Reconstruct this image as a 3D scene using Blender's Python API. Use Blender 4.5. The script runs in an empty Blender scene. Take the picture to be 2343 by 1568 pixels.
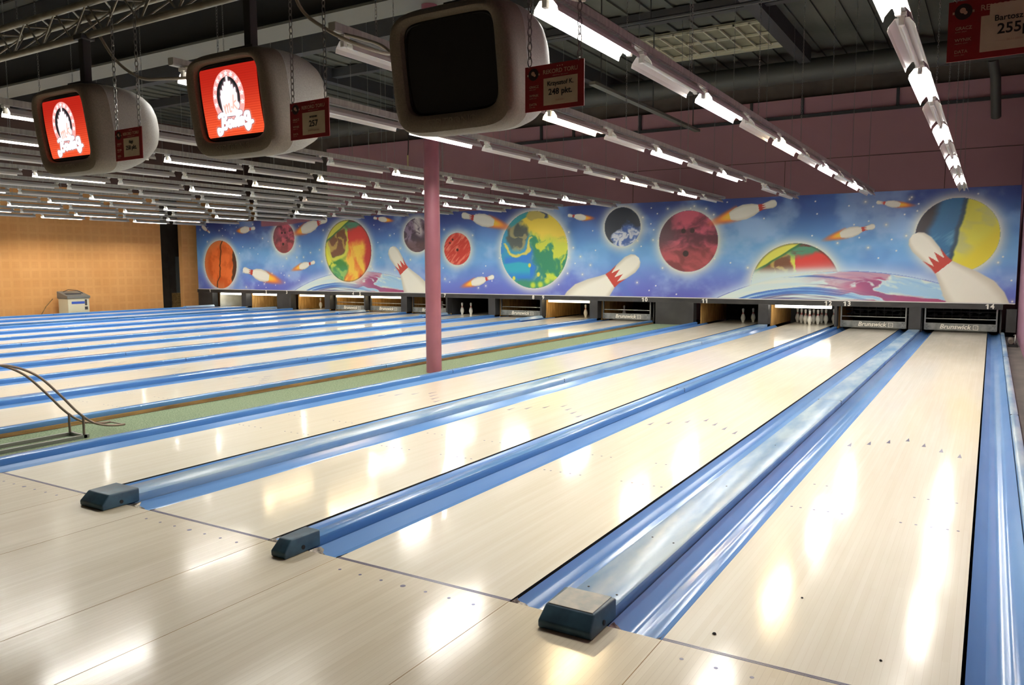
import bpy, bmesh, math, random
import numpy as np
from mathutils import Vector, Matrix

# ------------------------------------------------------------------ camera, world, exposure
SC = bpy.context.scene
COL = SC.collection
CAM_F = 1808.03          # focal length in pixels of the 2343 px wide frame
cam_data = bpy.data.cameras.new('camera')
cam_data.sensor_fit = 'HORIZONTAL'
cam_data.sensor_width = 36.0
cam_data.lens = CAM_F / 2343.0 * 36.0
cam_data.clip_start = 0.05
cam_data.clip_end = 200.0
cam = bpy.data.objects.new('camera', cam_data)
COL.objects.link(cam)
_yaw, _pitch, _roll = math.radians(-31.1881), math.radians(-5.544), math.radians(-0.2017)
_f = Vector((math.sin(_yaw) * math.cos(_pitch), math.cos(_yaw) * math.cos(_pitch), math.sin(_pitch)))
_r = Vector((math.cos(_yaw), -math.sin(_yaw), 0.0))
_u = _r.cross(_f)
_R = _r * math.cos(_roll) + _u * math.sin(_roll)
_U = -_r * math.sin(_roll) + _u * math.cos(_roll)
cam.matrix_world = Matrix(((_R.x, _U.x, -_f.x, 0.558), (_R.y, _U.y, -_f.y, -2.9744),
                           (_R.z, _U.z, -_f.z, 1.5305), (0, 0, 0, 1)))
SC.camera = cam

world = bpy.data.worlds.new('world')
world.use_nodes = True
world.node_tree.nodes['Background'].inputs[0].default_value = (1.0, 0.82, 0.62, 1)
world.node_tree.nodes['Background'].inputs[1].default_value = 0.03
SC.world = world

SC.view_settings.view_transform = 'Standard'
SC.view_settings.look = 'None'
SC.view_settings.gamma = 1.0
SC.view_settings.exposure = 0.08
SC.view_settings.use_curve_mapping = False
SC.cycles.use_denoising = True
SC.cycles.use_adaptive_sampling = True
SC.cycles.adaptive_threshold = 0.02
SC.cycles.max_bounces = 6
SC.cycles.diffuse_bounces = 3
SC.cycles.glossy_bounces = 3
SC.cycles.sample_clamp_indirect = 6.0
SC.cycles.caustics_reflective = False
SC.cycles.caustics_refractive = False
TUBE_COOL = 290.0
TUBE_WARM = 290.0

for i, x in enumerate((-22.0, -16.0, -10.0, -4.5, -.6)):      # added fill lights, hidden behind the mural, brightening the upper back wall
    ld = bpy.data.lights.new('wall_fill_light', 'AREA'); ld.shape = 'RECTANGLE'; ld.size = 3.0; ld.size_y = .15
    ld.energy = 8.0; ld.color = (1.0, .92, .84)
    lo_ = bpy.data.objects.new('wall_fill_light', ld); COL.objects.link(lo_)
    lo_.location = (x, 18.2, 2.7); lo_.rotation_euler = (math.radians(125), 0, 0)
# ------------------------------------------------------------------ small helpers
def lin(c):
    return tuple((v / 12.92 if v <= 0.04045 else ((v + 0.055) / 1.055) ** 2.4) for v in [x / 255.0 for x in c])

class MB:
    """collects boxes, bars, tubes and lathes; build() links them as one mesh object"""
    def __init__(self):
        self.v = []; self.f = []; self.m = []
    def add(self, vs, fs, mi=0):
        o = len(self.v)
        self.v += [tuple(p) for p in vs]
        self.f += [tuple(i + o for i in q) for q in fs]
        self.m += [mi] * len(fs)
        return self
    def box(self, x0, x1, y0, y1, z0, z1, mi=0):
        vs = [(x0, y0, z0), (x1, y0, z0), (x1, y1, z0), (x0, y1, z0), (x0, y0, z1), (x1, y0, z1), (x1, y1, z1), (x0, y1, z1)]
        return self.add(vs, [(3, 2, 1, 0), (4, 5, 6, 7), (0, 1, 5, 4), (1, 2, 6, 5), (2, 3, 7, 6), (3, 0, 4, 7)], mi)
    def tube(self, pts, r, n=10, mi=0, cap=True):
        pts = [Vector(p) for p in pts]
        rings = []; prev = None
        for i, p in enumerate(pts):
            t = (pts[min(i + 1, len(pts) - 1)] - pts[max(i - 1, 0)]).normalized()
            if prev is None:
                a = Vector((0, 0, 1)) if abs(t.z) < 0.9 else Vector((1, 0, 0))
                nx = t.cross(a).normalized()
            else:
                nx = (prev - t * prev.dot(t)).normalized()
            prev = nx
            ny = t.cross(nx)
            rr = r[i] if isinstance(r, (list, tuple)) else r
            rings.append([p + nx * (rr * math.cos(2 * math.pi * k / n)) + ny * (rr * math.sin(2 * math.pi * k / n)) for k in range(n)])
        vs = [p for ring in rings for p in ring]
        fs = []
        for i in range(len(pts) - 1):
            for k in range(n):
                a, b = i * n + k, i * n + (k + 1) % n
                fs.append((a, b, b + n, a + n))
        if cap:
            fs.append(tuple(range(n - 1, -1, -1)))
            fs.append(tuple(range((len(pts) - 1) * n, len(pts) * n)))
        return self.add(vs, fs, mi)
    def lathe(self, prof, n=16, c=(0, 0, 0), mi=0):
        vs = []; fs = []
        for r, z in prof:
            for k in range(n):
                a = 2 * math.pi * k / n
                vs.append((c[0] + r * math.cos(a), c[1] + r * math.sin(a), c[2] + z))
        for i in range(len(prof) - 1):
            for k in range(n):
                a, b = i * n + k, i * n + (k + 1) % n
                fs.append((a, b, b + n, a + n))
        fs.append(tuple(range(n - 1, -1, -1)))
        fs.append(tuple(range((len(prof) - 1) * n, len(prof) * n)))
        return self.add(vs, fs, mi)
    def extrude_y(self, prof, y0, y1, closed=True, mi=0, ys=None):
        """profile of (x, z) swept along y"""
        n = len(prof); ys = ys or [y0, y1]
        vs = [(x, y, z) for y in ys for x, z in prof]
        fs = []
        for s in range(len(ys) - 1):
            for i in range(n if closed else n - 1):
                a, b = s * n + i, s * n + (i + 1) % n
                fs.append((a, a + n, b + n, b))
        if closed:
            fs.append(tuple(range(n)))
            fs.append(tuple(range((len(ys) - 1) * n + n - 1, (len(ys) - 1) * n - 1, -1)))
        return self.add(vs, fs, mi)
    def mesh(self, name, mats, smooth=False, bevel=0.0, seg=2):
        me = bpy.data.meshes.new(name)
        me.from_pydata(self.v, [], self.f)
        if not isinstance(mats, (list, tuple)): mats = [mats]
        for m in mats: me.materials.append(m)
        if len(mats) > 1:
            me.polygons.foreach_set('material_index', self.m)
        bm = bmesh.new(); bm.from_mesh(me)
        bmesh.ops.recalc_face_normals(bm, faces=bm.faces)
        if bevel > 0:
            bmesh.ops.bevel(bm, geom=[e for e in bm.edges if len(e.link_faces) == 2 and e.calc_face_angle(0) > 0.6],
                            offset=bevel, segments=seg, affect='EDGES', profile=0.5)
        bm.to_mesh(me); bm.free()
        if smooth:
            me.polygons.foreach_set('use_smooth', [True] * len(me.polygons))
            try: me.set_sharp_from_angle(angle=math.radians(40))
            except Exception: pass
        me.update()
        return me
    def build(self, name, mats, parent=None, smooth=False, bevel=0.0, seg=2):
        return link(name, self.mesh(name, mats, smooth, bevel, seg), parent)

def link(name, me, parent=None, loc=None):
    o = bpy.data.objects.new(name, me)
    COL.objects.link(o)
    if parent is not None: o.parent = parent
    if loc is not None: o.location = loc
    return o

def tag(o, label, cat, group=None):
    o['label'] = label; o['category'] = cat
    if group: o['group'] = group
    return o

def structure(o):
    o['kind'] = 'structure'
    return o

def thing(name, label, cat, loc=(0, 0, 0), rotz=0.0, group=None):
    o = bpy.data.objects.new(name, None)
    o.empty_display_size = 0.1
    COL.objects.link(o)
    o.location = loc; o.rotation_euler = (0, 0, rotz)
    return tag(o, label, cat, group)

def copy_tree(o, parent=None):
    c = o.copy(); COL.objects.link(c)
    c.parent = parent
    for ch in list(o.children): copy_tree(ch, c)
    return c

_font_cache = {}
def text_mesh(name, s, size, mat, depth=0.002, bold=0.0, align='CENTER', shear=0.0, xs=1.0):
    cu = bpy.data.curves.new('lettering', 'FONT')
    cu.body = s; cu.size = size; cu.extrude = depth / 2; cu.offset = bold * size
    cu.align_x = align; cu.align_y = 'CENTER'; cu.shear = shear
    cu.resolution_u = 3
    ob = bpy.data.objects.new('lettering', cu)
    COL.objects.link(ob)
    dg = bpy.context.evaluated_depsgraph_get()
    me = bpy.data.meshes.new_from_object(ob.evaluated_get(dg))
    bpy.data.objects.remove(ob); bpy.data.curves.remove(cu)
    me.name = name
    me.materials.clear(); me.materials.append(mat)
    # text lies in xy facing +z: stand it up facing -y
    M = Matrix(((xs, 0, 0, 0), (0, 0, -1, 0), (0, 1, 0, 0), (0, 0, 0, 1)))
    me.transform(M)
    return me

ORD = ['first', 'second', 'third', 'fourth', 'fifth', 'sixth', 'seventh', 'eighth', 'ninth', 'tenth', 'eleventh', 'twelfth']

# ------------------------------------------------------------------ materials
def new_mat(name, rgb, rough=0.5, metal=0.0, spec=0.5, coat=0.0, coat_rough=0.05):
    m = bpy.data.materials.new(name)
    m.use_nodes = True
    b = m.node_tree.nodes['Principled BSDF']
    b.inputs['Base Color'].default_value = (*lin(rgb), 1)
    b.inputs['Roughness'].default_value = rough
    b.inputs['Metallic'].default_value = metal
    b.inputs['Specular IOR Level'].default_value = spec
    b.inputs['Coat Weight'].default_value = coat
    b.inputs['Coat Roughness'].default_value = coat_rough
    return m

def node(nt, typ, **kw):
    n = nt.nodes.new(typ)
    for k, v in kw.items():
        if k == 'inputs':
            for i, val in v.items(): n.inputs[i].default_value = val
        else: setattr(n, k, v)
    return n

def noisy(name, c1, c2, scale=(4, 4, 4), detail=4, rough=0.5, metal=0.0, lo=0.35, hi=0.65, bump=0.0, rough2=None, coat=0.0, coat_rough=0.05, spec=0.5):
    m = new_mat(name, c1, rough, metal, spec, coat, coat_rough)
    nt = m.node_tree; b = nt.nodes['Principled BSDF']
    tc = node(nt, 'ShaderNodeTexCoord'); mp = node(nt, 'ShaderNodeMapping')
    mp.inputs['Scale'].default_value = scale
    nz = node(nt, 'ShaderNodeTexNoise'); nz.inputs['Scale'].default_value = 1.0; nz.inputs['Detail'].default_value = detail
    rp = node(nt, 'ShaderNodeValToRGB')
    rp.color_ramp.elements[0].position = lo; rp.color_ramp.elements[1].position = hi
    rp.color_ramp.elements[0].color = (*lin(c1), 1); rp.color_ramp.elements[1].color = (*lin(c2), 1)
    nt.links.new(tc.outputs['Object'], mp.inputs['Vector']); nt.links.new(mp.outputs[0], nz.inputs['Vector'])
    nt.links.new(nz.outputs['Fac'], rp.inputs[0]); nt.links.new(rp.outputs[0], b.inputs['Base Color'])
    if rough2 is not None:
        mr = node(nt, 'ShaderNodeMapRange'); mr.inputs['To Min'].default_value = rough; mr.inputs['To Max'].default_value = rough2
        nt.links.new(nz.outputs['Fac'], mr.inputs[0]); nt.links.new(mr.outputs[0], b.inputs['Roughness'])
    if bump:
        bp = node(nt, 'ShaderNodeBump'); bp.inputs['Strength'].default_value = bump; bp.inputs['Distance'].default_value = 0.01
        nt.links.new(nz.outputs['Fac'], bp.inputs['Height']); nt.links.new(bp.outputs[0], b.inputs['Normal'])
    return m

def emitter(name, rgb, strength, base=(230, 230, 225)):
    m = new_mat(name, base, 0.4)
    b = m.node_tree.nodes['Principled BSDF']
    b.inputs['Emission Color'].default_value = (*rgb, 1)
    b.inputs['Emission Strength'].default_value = strength
    return m

def lane_wood(name, c_lo, c_hi, board, line, line_amt, rough, seed):
    """maple strips running along y; board width in metres"""
    m = new_mat(name, c_lo, 0.45, 0.0, 0.5, 0.85, rough)
    nt = m.node_tree; b = nt.nodes['Principled BSDF']
    tc = node(nt, 'ShaderNodeTexCoord'); sp = node(nt, 'ShaderNodeSeparateXYZ')
    nt.links.new(tc.outputs['Object'], sp.inputs[0])
    dv = node(nt, 'ShaderNodeMath', operation='DIVIDE'); dv.inputs[1].default_value = board
    nt.links.new(sp.outputs['X'], dv.inputs[0])
    fl = node(nt, 'ShaderNodeMath', operation='FLOOR'); nt.links.new(dv.outputs[0], fl.inputs[0])
    fr = node(nt, 'ShaderNodeMath', operation='FRACT'); nt.links.new(dv.outputs[0], fr.inputs[0])
    # long boards: split along y with a per-strip offset
    wn = node(nt, 'ShaderNodeTexWhiteNoise', noise_dimensions='1D'); nt.links.new(fl.outputs[0], wn.inputs['W'])
    ym = node(nt, 'ShaderNodeMath', operation='MULTIPLY'); ym.inputs[1].default_value = 0.45; nt.links.new(sp.outputs['Y'], ym.inputs[0])
    ya = node(nt, 'ShaderNodeMath', operation='ADD'); nt.links.new(ym.outputs[0], ya.inputs[0]); nt.links.new(wn.outputs['Value'], ya.inputs[1])
    yf = node(nt, 'ShaderNodeMath', operation='FLOOR'); nt.links.new(ya.outputs[0], yf.inputs[0])
    cb = node(nt, 'ShaderNodeCombineXYZ'); nt.links.new(fl.outputs[0], cb.inputs[0]); nt.links.new(yf.outputs[0], cb.inputs[1]); cb.inputs[2].default_value = seed
    w2 = node(nt, 'ShaderNodeTexWhiteNoise', noise_dimensions='3D'); nt.links.new(cb.outputs[0], w2.inputs['Vector'])
    mp = node(nt, 'ShaderNodeMapping'); mp.inputs['Scale'].default_value = (26, 0.9, 1); mp.inputs['Location'].default_value = (seed, seed * 2, 0)
    nt.links.new(tc.outputs['Object'], mp.inputs['Vector'])
    nz = node(nt, 'ShaderNodeTexNoise'); nz.inputs['Scale'].default_value = 1.0; nz.inputs['Detail'].default_value = 6
    nt.links.new(mp.outputs[0], nz.inputs['Vector'])
    mx = node(nt, 'ShaderNodeMath', operation='MULTIPLY_ADD'); mx.inputs[1].default_value = 0.22; nt.links.new(w2.outputs['Value'], mx.inputs[0]); 
    n2 = node(nt, 'ShaderNodeMath', operation='MULTIPLY'); n2.inputs[1].default_value = 0.8; nt.links.new(nz.outputs['Fac'], n2.inputs[0])
    nt.links.new(n2.outputs[0], mx.inputs[2])
    rp = node(nt, 'ShaderNodeValToRGB')
    rp.color_ramp.elements[0].position = 0.3; rp.color_ramp.elements[1].position = 0.72
    rp.color_ramp.elements[0].color = (*lin(c_lo), 1); rp.color_ramp.elements[1].color = (*lin(c_hi), 1)
    nt.links.new(mx.outputs[0], rp.inputs[0])
    # joint lines
    lt = node(nt, 'ShaderNodeMath', operation='LESS_THAN'); lt.inputs[1].default_value = 0.05; nt.links.new(fr.outputs[0], lt.inputs[0])
    lm = node(nt, 'ShaderNodeMath', operation='MULTIPLY'); lm.inputs[1].default_value = line_amt; nt.links.new(lt.outputs[0], lm.inputs[0])
    mc = node(nt, 'ShaderNodeMixRGB'); nt.links.new(lm.outputs[0], mc.inputs[0]); nt.links.new(rp.outputs[0], mc.inputs[1])
    mc.inputs[2].default_value = (*lin(line), 1)
    nt.links.new(mc.outputs[0], b.inputs['Base Color'])
    # wear in the oil film changes the gloss
    m3 = node(nt, 'ShaderNodeMapping'); m3.inputs['Scale'].default_value = (5, 1.1, 1); nt.links.new(tc.outputs['Object'], m3.inputs['Vector'])
    n3 = node(nt, 'ShaderNodeTexNoise'); n3.inputs['Scale'].default_value = 1.0; n3.inputs['Detail'].default_value = 5; nt.links.new(m3.outputs[0], n3.inputs['Vector'])
    mr = node(nt, 'ShaderNodeMapRange'); mr.inputs['From Min'].default_value = 0.35; mr.inputs['From Max'].default_value = 0.7
    mr.inputs['To Min'].default_value = rough * 0.85; mr.inputs['To Max'].default_value = rough * 1.5
    nt.links.new(n3.outputs['Fac'], mr.inputs[0]); nt.links.new(mr.outputs[0], b.inputs['Coat Roughness'])
    return m

M = {}
M['lane'] = lane_wood('maple lane', (238, 229, 208), (246, 239, 222), 0.02718, (206, 188, 158), 0.30, 0.105, 3.0)
M['approach'] = lane_wood('maple approach', (218, 204, 176), (229, 217, 192), 0.02718, (178, 158, 128), 0.4, 0.15, 9.0)
M['gutter'] = noisy('blue gutter plastic', (98, 146, 208), (122, 166, 220), (3, 0.5, 3), 5, 0.16, 0, 0.3, 0.7, rough2=0.24)
M['cap'] = noisy('blue capping plastic', (78, 132, 196), (104, 154, 208), (3, 0.5, 3), 5, 0.17, 0, 0.3, 0.7, rough2=0.25)
M['cap_worn'] = noisy('worn pale blue capping', (116, 156, 198), (172, 195, 212), (5, 1.2, 5), 6, 0.24, 0, 0.35, 0.65, rough2=0.28)
M['cap_plate'] = noisy('worn grey end plate', (150, 160, 165), (190, 190, 184), (18, 18, 18), 5, 0.35, 0, rough2=0.5)
M['block'] = noisy('dark petrol end block', (40, 70, 92), (56, 92, 114), (12, 12, 12), 4, 0.38, 0, rough2=0.55)
M['foil'] = noisy('crumpled foil tape', (58, 54, 50), (148, 142, 132), (40, 40, 40), 3, 0.3, 0.7, bump=0.2)
M['ink'] = new_mat('blue grey inlay', (84, 80, 116), 0.3)
M['gap'] = new_mat('black rubber and gap shade', (14, 14, 16), 0.7)
M['subfloor'] = noisy('dark subfloor', (22, 22, 24), (34, 33, 33), (3, 3, 3), 4, 0.8)
M['grey_floor'] = noisy('dark grey floor board', (74, 70, 66), (98, 92, 86), (4, 2, 4), 5, 0.6)
M['carpet'] = noisy('green carpet', (104, 122, 98), (150, 165, 138), (70, 70, 70), 3, 0.95, 0, 0.35, 0.65, bump=0.4, spec=0.1)
M['old_wood'] = noisy('bare timber', (120, 92, 52), (170, 136, 84), (20, 2, 20), 5, 0.7)
M['wood_panel'] = noisy('yellow plywood', (178, 130, 66), (214, 168, 98), (14, 14, 3), 5, 0.55)
M['pink'] = noisy('pink painted wall', (178, 134, 141), (184, 141, 147), (0.6, 0.6, 0.6), 3, 0.75, spec=0.2)
M['mauve'] = noisy('mauve pink painted wall', (146, 106, 126), (152, 113, 132), (0.6, 0.6, 0.6), 3, 0.75, spec=0.2)
M['pink_col'] = noisy('pink gloss paint', (146, 90, 103), (156, 98, 111), (3, 3, 3), 3, 0.42)
M['maroon_wall'] = new_mat('dark maroon wall', (92, 70, 62), 0.8)
M['dark_wall'] = noisy('dark grey wall', (88, 80, 72), (102, 94, 84), (2, 2, 2), 3, 0.85)
M['ceiling'] = noisy('dark roof deck', (78, 80, 74), (92, 93, 86), (0.7, 0.7, 0.7), 4, 0.85, spec=0.1)
M['beam'] = new_mat('grey painted steel', (92, 91, 83), 0.6)
M['beam_dark'] = new_mat('dark painted steel', (58, 58, 58), 0.7)
M['duct'] = new_mat('galvanised duct', (80, 81, 76), 0.55, 0.2)
M['rail'] = noisy('grey steel rail', (150, 148, 142), (172, 170, 162), (2, 30, 2), 3, 0.5, 0.1)
M['white_metal'] = new_mat('white enamelled metal', (226, 222, 216), 0.45)
M['white_plastic'] = new_mat('white plastic', (228, 226, 218), 0.5)
M['chain'] = new_mat('zinc chain', (140, 140, 136), 0.4, 0.7)
M['chain_far'] = M['chain']
M['tube_off'] = new_mat('unlit glass tube', (214, 214, 206), 0.25)
M['tube_cool'] = emitter('lit cool tube', (1.0, 0.97, 0.88), TUBE_COOL)
M['tube_warm'] = emitter('lit warm tube', (1.0, 0.76, 0.42), TUBE_WARM)
M['tube_dying'] = emitter('failing tube end', (1.0, 0.45, 0.3), 1.6)
M['pin_lamp'] = emitter('lit pin lamp', (1.0, 0.95, 0.85), 14.0)
M['pin_lamp_warm'] = emitter('lit warm pin lamp', (1.0, 0.8, 0.5), 10.0)
M['black'] = noisy('black board', (44, 43, 42), (56, 55, 54), (3, 3, 3), 4, 0.55)
M['black_dark'] = new_mat('black pit', (18, 17, 17), 0.8)
M['fascia'] = noisy('black fascia board', (34, 34, 34), (50, 49, 48), (3, 3, 6), 4, 0.45)
M['white_ink'] = new_mat('white lettering', (236, 232, 220), 0.5)
M['pin_white'] = noisy('pin enamel', (226, 224, 214), (240, 238, 230), (14, 14, 14), 3, 0.22)
M['pin_red'] = new_mat('red pin stripe', (178, 34, 40), 0.3)
M['steel'] = new_mat('brushed steel', (150, 150, 146), 0.35, 0.85)
M['sweep'] = noisy('grey sweep board', (112, 114, 112), (138, 140, 136), (10, 3, 10), 3, 0.45, 0.2)
M['curtain'] = noisy('pale pit curtain', (206, 200, 180), (228, 224, 206), (3, 3, 3), 3, 0.8)
M['tv_case'] = noisy('grey beige plastic', (122, 113, 98), (134, 124, 109), (120, 120, 120), 2, 0.6, bump=0.08)
M['tv_shell'] = noisy('light grey speckled plastic', (152, 150, 142), (168, 166, 158), (140, 140, 140), 2, 0.6, bump=0.08)
M['tv_glass'] = new_mat('black screen glass', (34, 31, 28), 0.06, 0.0, 0.5)
M['tv_rim'] = new_mat('black screen rim', (16, 15, 15), 0.35)
M['sign_red'] = noisy('red printed board', (142, 26, 30), (152, 32, 36), (6, 6, 6), 2, 0.5)
M['paper'] = noisy('cream paper', (214, 196, 168), (224, 208, 182), (9, 9, 9), 3, 0.7)
M['sign_print'] = new_mat('pale sign print', (206, 168, 146), 0.6)
M['dark_print'] = new_mat('dark print', (34, 28, 26), 0.6)
M['emblem'] = new_mat('dark emblem disc', (52, 30, 30), 0.6)
M['truss'] = noisy('dull aluminium', (138, 132, 118), (158, 152, 138), (10, 10, 10), 3, 0.45, 0.5)
M['cable'] = new_mat('pale grey cable', (176, 168, 150), 0.6)
M['black_cable'] = new_mat('black cable', (26, 25, 24), 0.6)
M['brass'] = new_mat('yellowed plug', (188, 176, 120), 0.5)
M['cab_body'] = new_mat('beige machine panel', (222, 214, 184), 0.55)
M['cab_top'] = new_mat('grey machine top', (104, 104, 100), 0.5)
M['cab_blue'] = new_mat('blue stripe', (52, 84, 176), 0.5)
M['cab_dark'] = new_mat('dark control panel', (50, 50, 54), 0.5)
M['door_grey'] = new_mat('pale grey door', (138, 146, 146), 0.6)
M['grid_white'] = new_mat('cream grid paint', (200, 196, 170), 0.6)
M['skylight'] = noisy('dusty skylight sheet', (128, 126, 104), (144, 142, 118), (2, 2, 2), 3, 0.7)
M['ramp'] = new_mat('brown enamelled tube', (128, 112, 100), 0.35, 0.4)

def orange_wall_mat():
    m = noisy('orange sponge painted wall', (220, 160, 98), (226, 168, 106), (1.2, 1.2, 1.2), 3, 0.75, spec=0.2)
    nt = m.node_tree; b = nt.nodes['Principled BSDF']
    src = b.inputs['Base Color'].links[0].from_socket
    tc = node(nt, 'ShaderNodeTexCoord'); sp = node(nt, 'ShaderNodeSeparateXYZ'); nt.links.new(tc.outputs['Object'], sp.inputs[0])
    def cell(sock, per, duty):
        d = node(nt, 'ShaderNodeMath', operation='DIVIDE'); d.inputs[1].default_value = per; nt.links.new(sock, d.inputs[0])
        f = node(nt, 'ShaderNodeMath', operation='FRACT'); nt.links.new(d.outputs[0], f.inputs[0])
        l = node(nt, 'ShaderNodeMath', operation='LESS_THAN'); l.inputs[1].default_value = duty; nt.links.new(f.outputs[0], l.inputs[0])
        return l.outputs[0]
    def mul(a, c):
        n = node(nt, 'ShaderNodeMath', operation='MULTIPLY'); nt.links.new(a, n.inputs[0])
        if isinstance(c, float): n.inputs[1].default_value = c
        else: nt.links.new(c, n.inputs[1])
        return n.outputs[0]
    big = mul(cell(sp.outputs['Y'], 0.30, 0.72), cell(sp.outputs['Z'], 0.30, 0.72))
    fy = cell(sp.outputs['Y'], 0.031, 0.3); fz = cell(sp.outputs['Z'], 0.031, 0.3)
    mx = node(nt, 'ShaderNodeMath', operation='MAXIMUM'); nt.links.new(fy, mx.inputs[0]); nt.links.new(fz, mx.inputs[1])
    nz = node(nt, 'ShaderNodeTexNoise'); nz.inputs['Scale'].default_value = 2.2; nt.links.new(tc.outputs['Object'], nz.inputs['Vector'])
    fac = mul(mul(mul(big, mx.outputs[0]), nz.outputs['Fac']), 0.5)
    mc = node(nt, 'ShaderNodeMixRGB'); nt.links.new(fac, mc.inputs[0]); nt.links.new(src, mc.inputs[1])
    mc.inputs[2].default_value = (*lin((186, 122, 60)), 1)
    nt.links.new(mc.outputs[0], b.inputs['Base Color'])
    return m
M['orange'] = orange_wall_mat()

def attr_mat(name, rough=0.5, emit=0.0):
    m = new_mat(name, (128, 128, 128), rough)
    nt = m.node_tree; b = nt.nodes['Principled BSDF']
    a = node(nt, 'ShaderNodeVertexColor'); a.layer_name = 'print'
    if emit > 0:
        b.inputs['Base Color'].default_value = (0.01, 0.01, 0.01, 1)
        nt.links.new(a.outputs['Color'], b.inputs['Emission Color']); b.inputs['Emission Strength'].default_value = emit
    else:
        nt.links.new(a.outputs['Color'], b.inputs['Base Color'])
    return m
M['mural'] = attr_mat('printed banner', 0.45)
M['picture'] = attr_mat('lit screen picture', 0.15, 1.0)

# ------------------------------------------------------------------ printed pictures (computed colours on fine flat grids)
def sstep(a, b, x):
    t = np.clip((x - a) / (b - a), 0, 1)
    return t * t * (3 - 2 * t)

_lat = np.random.default_rng(5).random((256, 256))
def vnoise(x, y):
    xi = np.floor(x).astype(int); yi = np.floor(y).astype(int)
    fx = x - xi; fy = y - yi
    fx = fx * fx * (3 - 2 * fx); fy = fy * fy * (3 - 2 * fy)
    a = _lat[xi & 255, yi & 255]; b = _lat[(xi + 1) & 255, yi & 255]
    c = _lat[xi & 255, (yi + 1) & 255]; d = _lat[(xi + 1) & 255, (yi + 1) & 255]
    return (a * (1 - fx) + b * fx) * (1 - fy) + (c * (1 - fx) + d * fx) * fy

def fbm(x, y, o=5, g=0.5):
    s = 0; a = 1; t = 0
    for i in range(o):
        s = s + a * vnoise(x * 2 ** i + 17.3 * i, y * 2 ** i + 9.1 * i); t += a; a *= g
    return s / t

def over(C, idx, rgb, al):
    """blend colour rgb (array or tuple, sRGB 0-255) over C[idx] with coverage al"""
    al = al[:, None]
    C[idx] = C[idx] * (1 - al) + np.asarray(rgb, float) * al

def mixc(a, b, t):
    return np.asarray(a, float) * (1 - t[:, None]) + np.asarray(b, float) * t[:, None]

PIN_PROFILE = ([0, .04, .14, .32, .5, .62, .70, .80, .90, .96, .985, 1.0], [.078, .10, .137, .160, .128, .075, .062, .07, .085, .072, .05, 0])
PIN_BIG = ([0, .12, .25, .40, .52, .60, .66, .76, .88, .95, .985, 1.0], [.17, .21, .215, .17, .118, .088, .082, .09, .1, .082, .05, 0])

def paint_pin(C, X, Z, head, base, flame=None, prof=PIN_PROFILE, shrink_head=1.0):
    hx, hz = head; bx, bz = base
    L = math.hypot(hx - bx, hz - bz); ux, uz = (hx - bx) / L, (hz - bz) / L
    if flame is not None:
        fx, fz = flame[0] - bx, flame[1] - bz
        FL = math.hypot(fx, fz); dx, dz = fx / FL, fz / FL
        FLx = FL * 1.45
        idx = np.where((np.abs(X - bx) < FLx * 1.6 + .3 * L) & (np.abs(Z - bz) < FLx * 1.6 + .3 * L))[0]
        px, pz = X[idx] - bx, Z[idx] - bz
        t = (px * dx + pz * dz + 0.14 * L) / (FLx + 0.14 * L); s = (-px * dz + pz * dx) / (0.155 * L)
        n = fbm(px * 5 / L + 3, pz * 5 / L + 7, 3) - .5
        r = np.sqrt(np.clip(t, 0, None) ** 2 + (s * (0.85 + 0.35 * np.clip(t, 0, 1))) ** 2) + n * .12
        al = (1 - sstep(0.45, 1.08, r)) * (t > -0.1)
        col = mixc((250, 214, 70), (238, 110, 48), sstep(0.15, 0.8, r))
        over(C, idx, col, al)
    idx = np.where((X > min(hx, bx) - .3 * L) & (X < max(hx, bx) + .3 * L) & (Z > min(hz, bz) - .3 * L) & (Z < max(hz, bz) + .3 * L))[0]
    px, pz = X[idx] - bx, Z[idx] - bz
    t = (px * ux + pz * uz) / L; s = (-px * uz + pz * ux) / L
    hw = np.interp(t, prof[0], prof[1], left=0, right=0)
    e = 0.006
    al = sstep(-e, e, hw - np.abs(s)) * (t > -0.01) * (t < 1.0)
    edge = np.clip(np.abs(s) / np.maximum(hw, 1e-3), 0, 1)
    col = mixc((244, 240, 224), (206, 198, 178), sstep(0.55, 1.0, edge) * .8)
    # red crown band with teeth towards the head
    tn = prof[0][5] if prof is PIN_BIG else .62
    w = np.clip(s / np.maximum(hw, 1e-3), -1, 1)
    tooth = tn + .06 + .10 * np.abs(((w * 1.5 + 0.5) % 1.0) * 2 - 1)
    red = (t > tn) * (t < tooth)
    col = np.where(red[:, None], np.array((190, 62, 50), float), col)
    over(C, idx, col, al)

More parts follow.
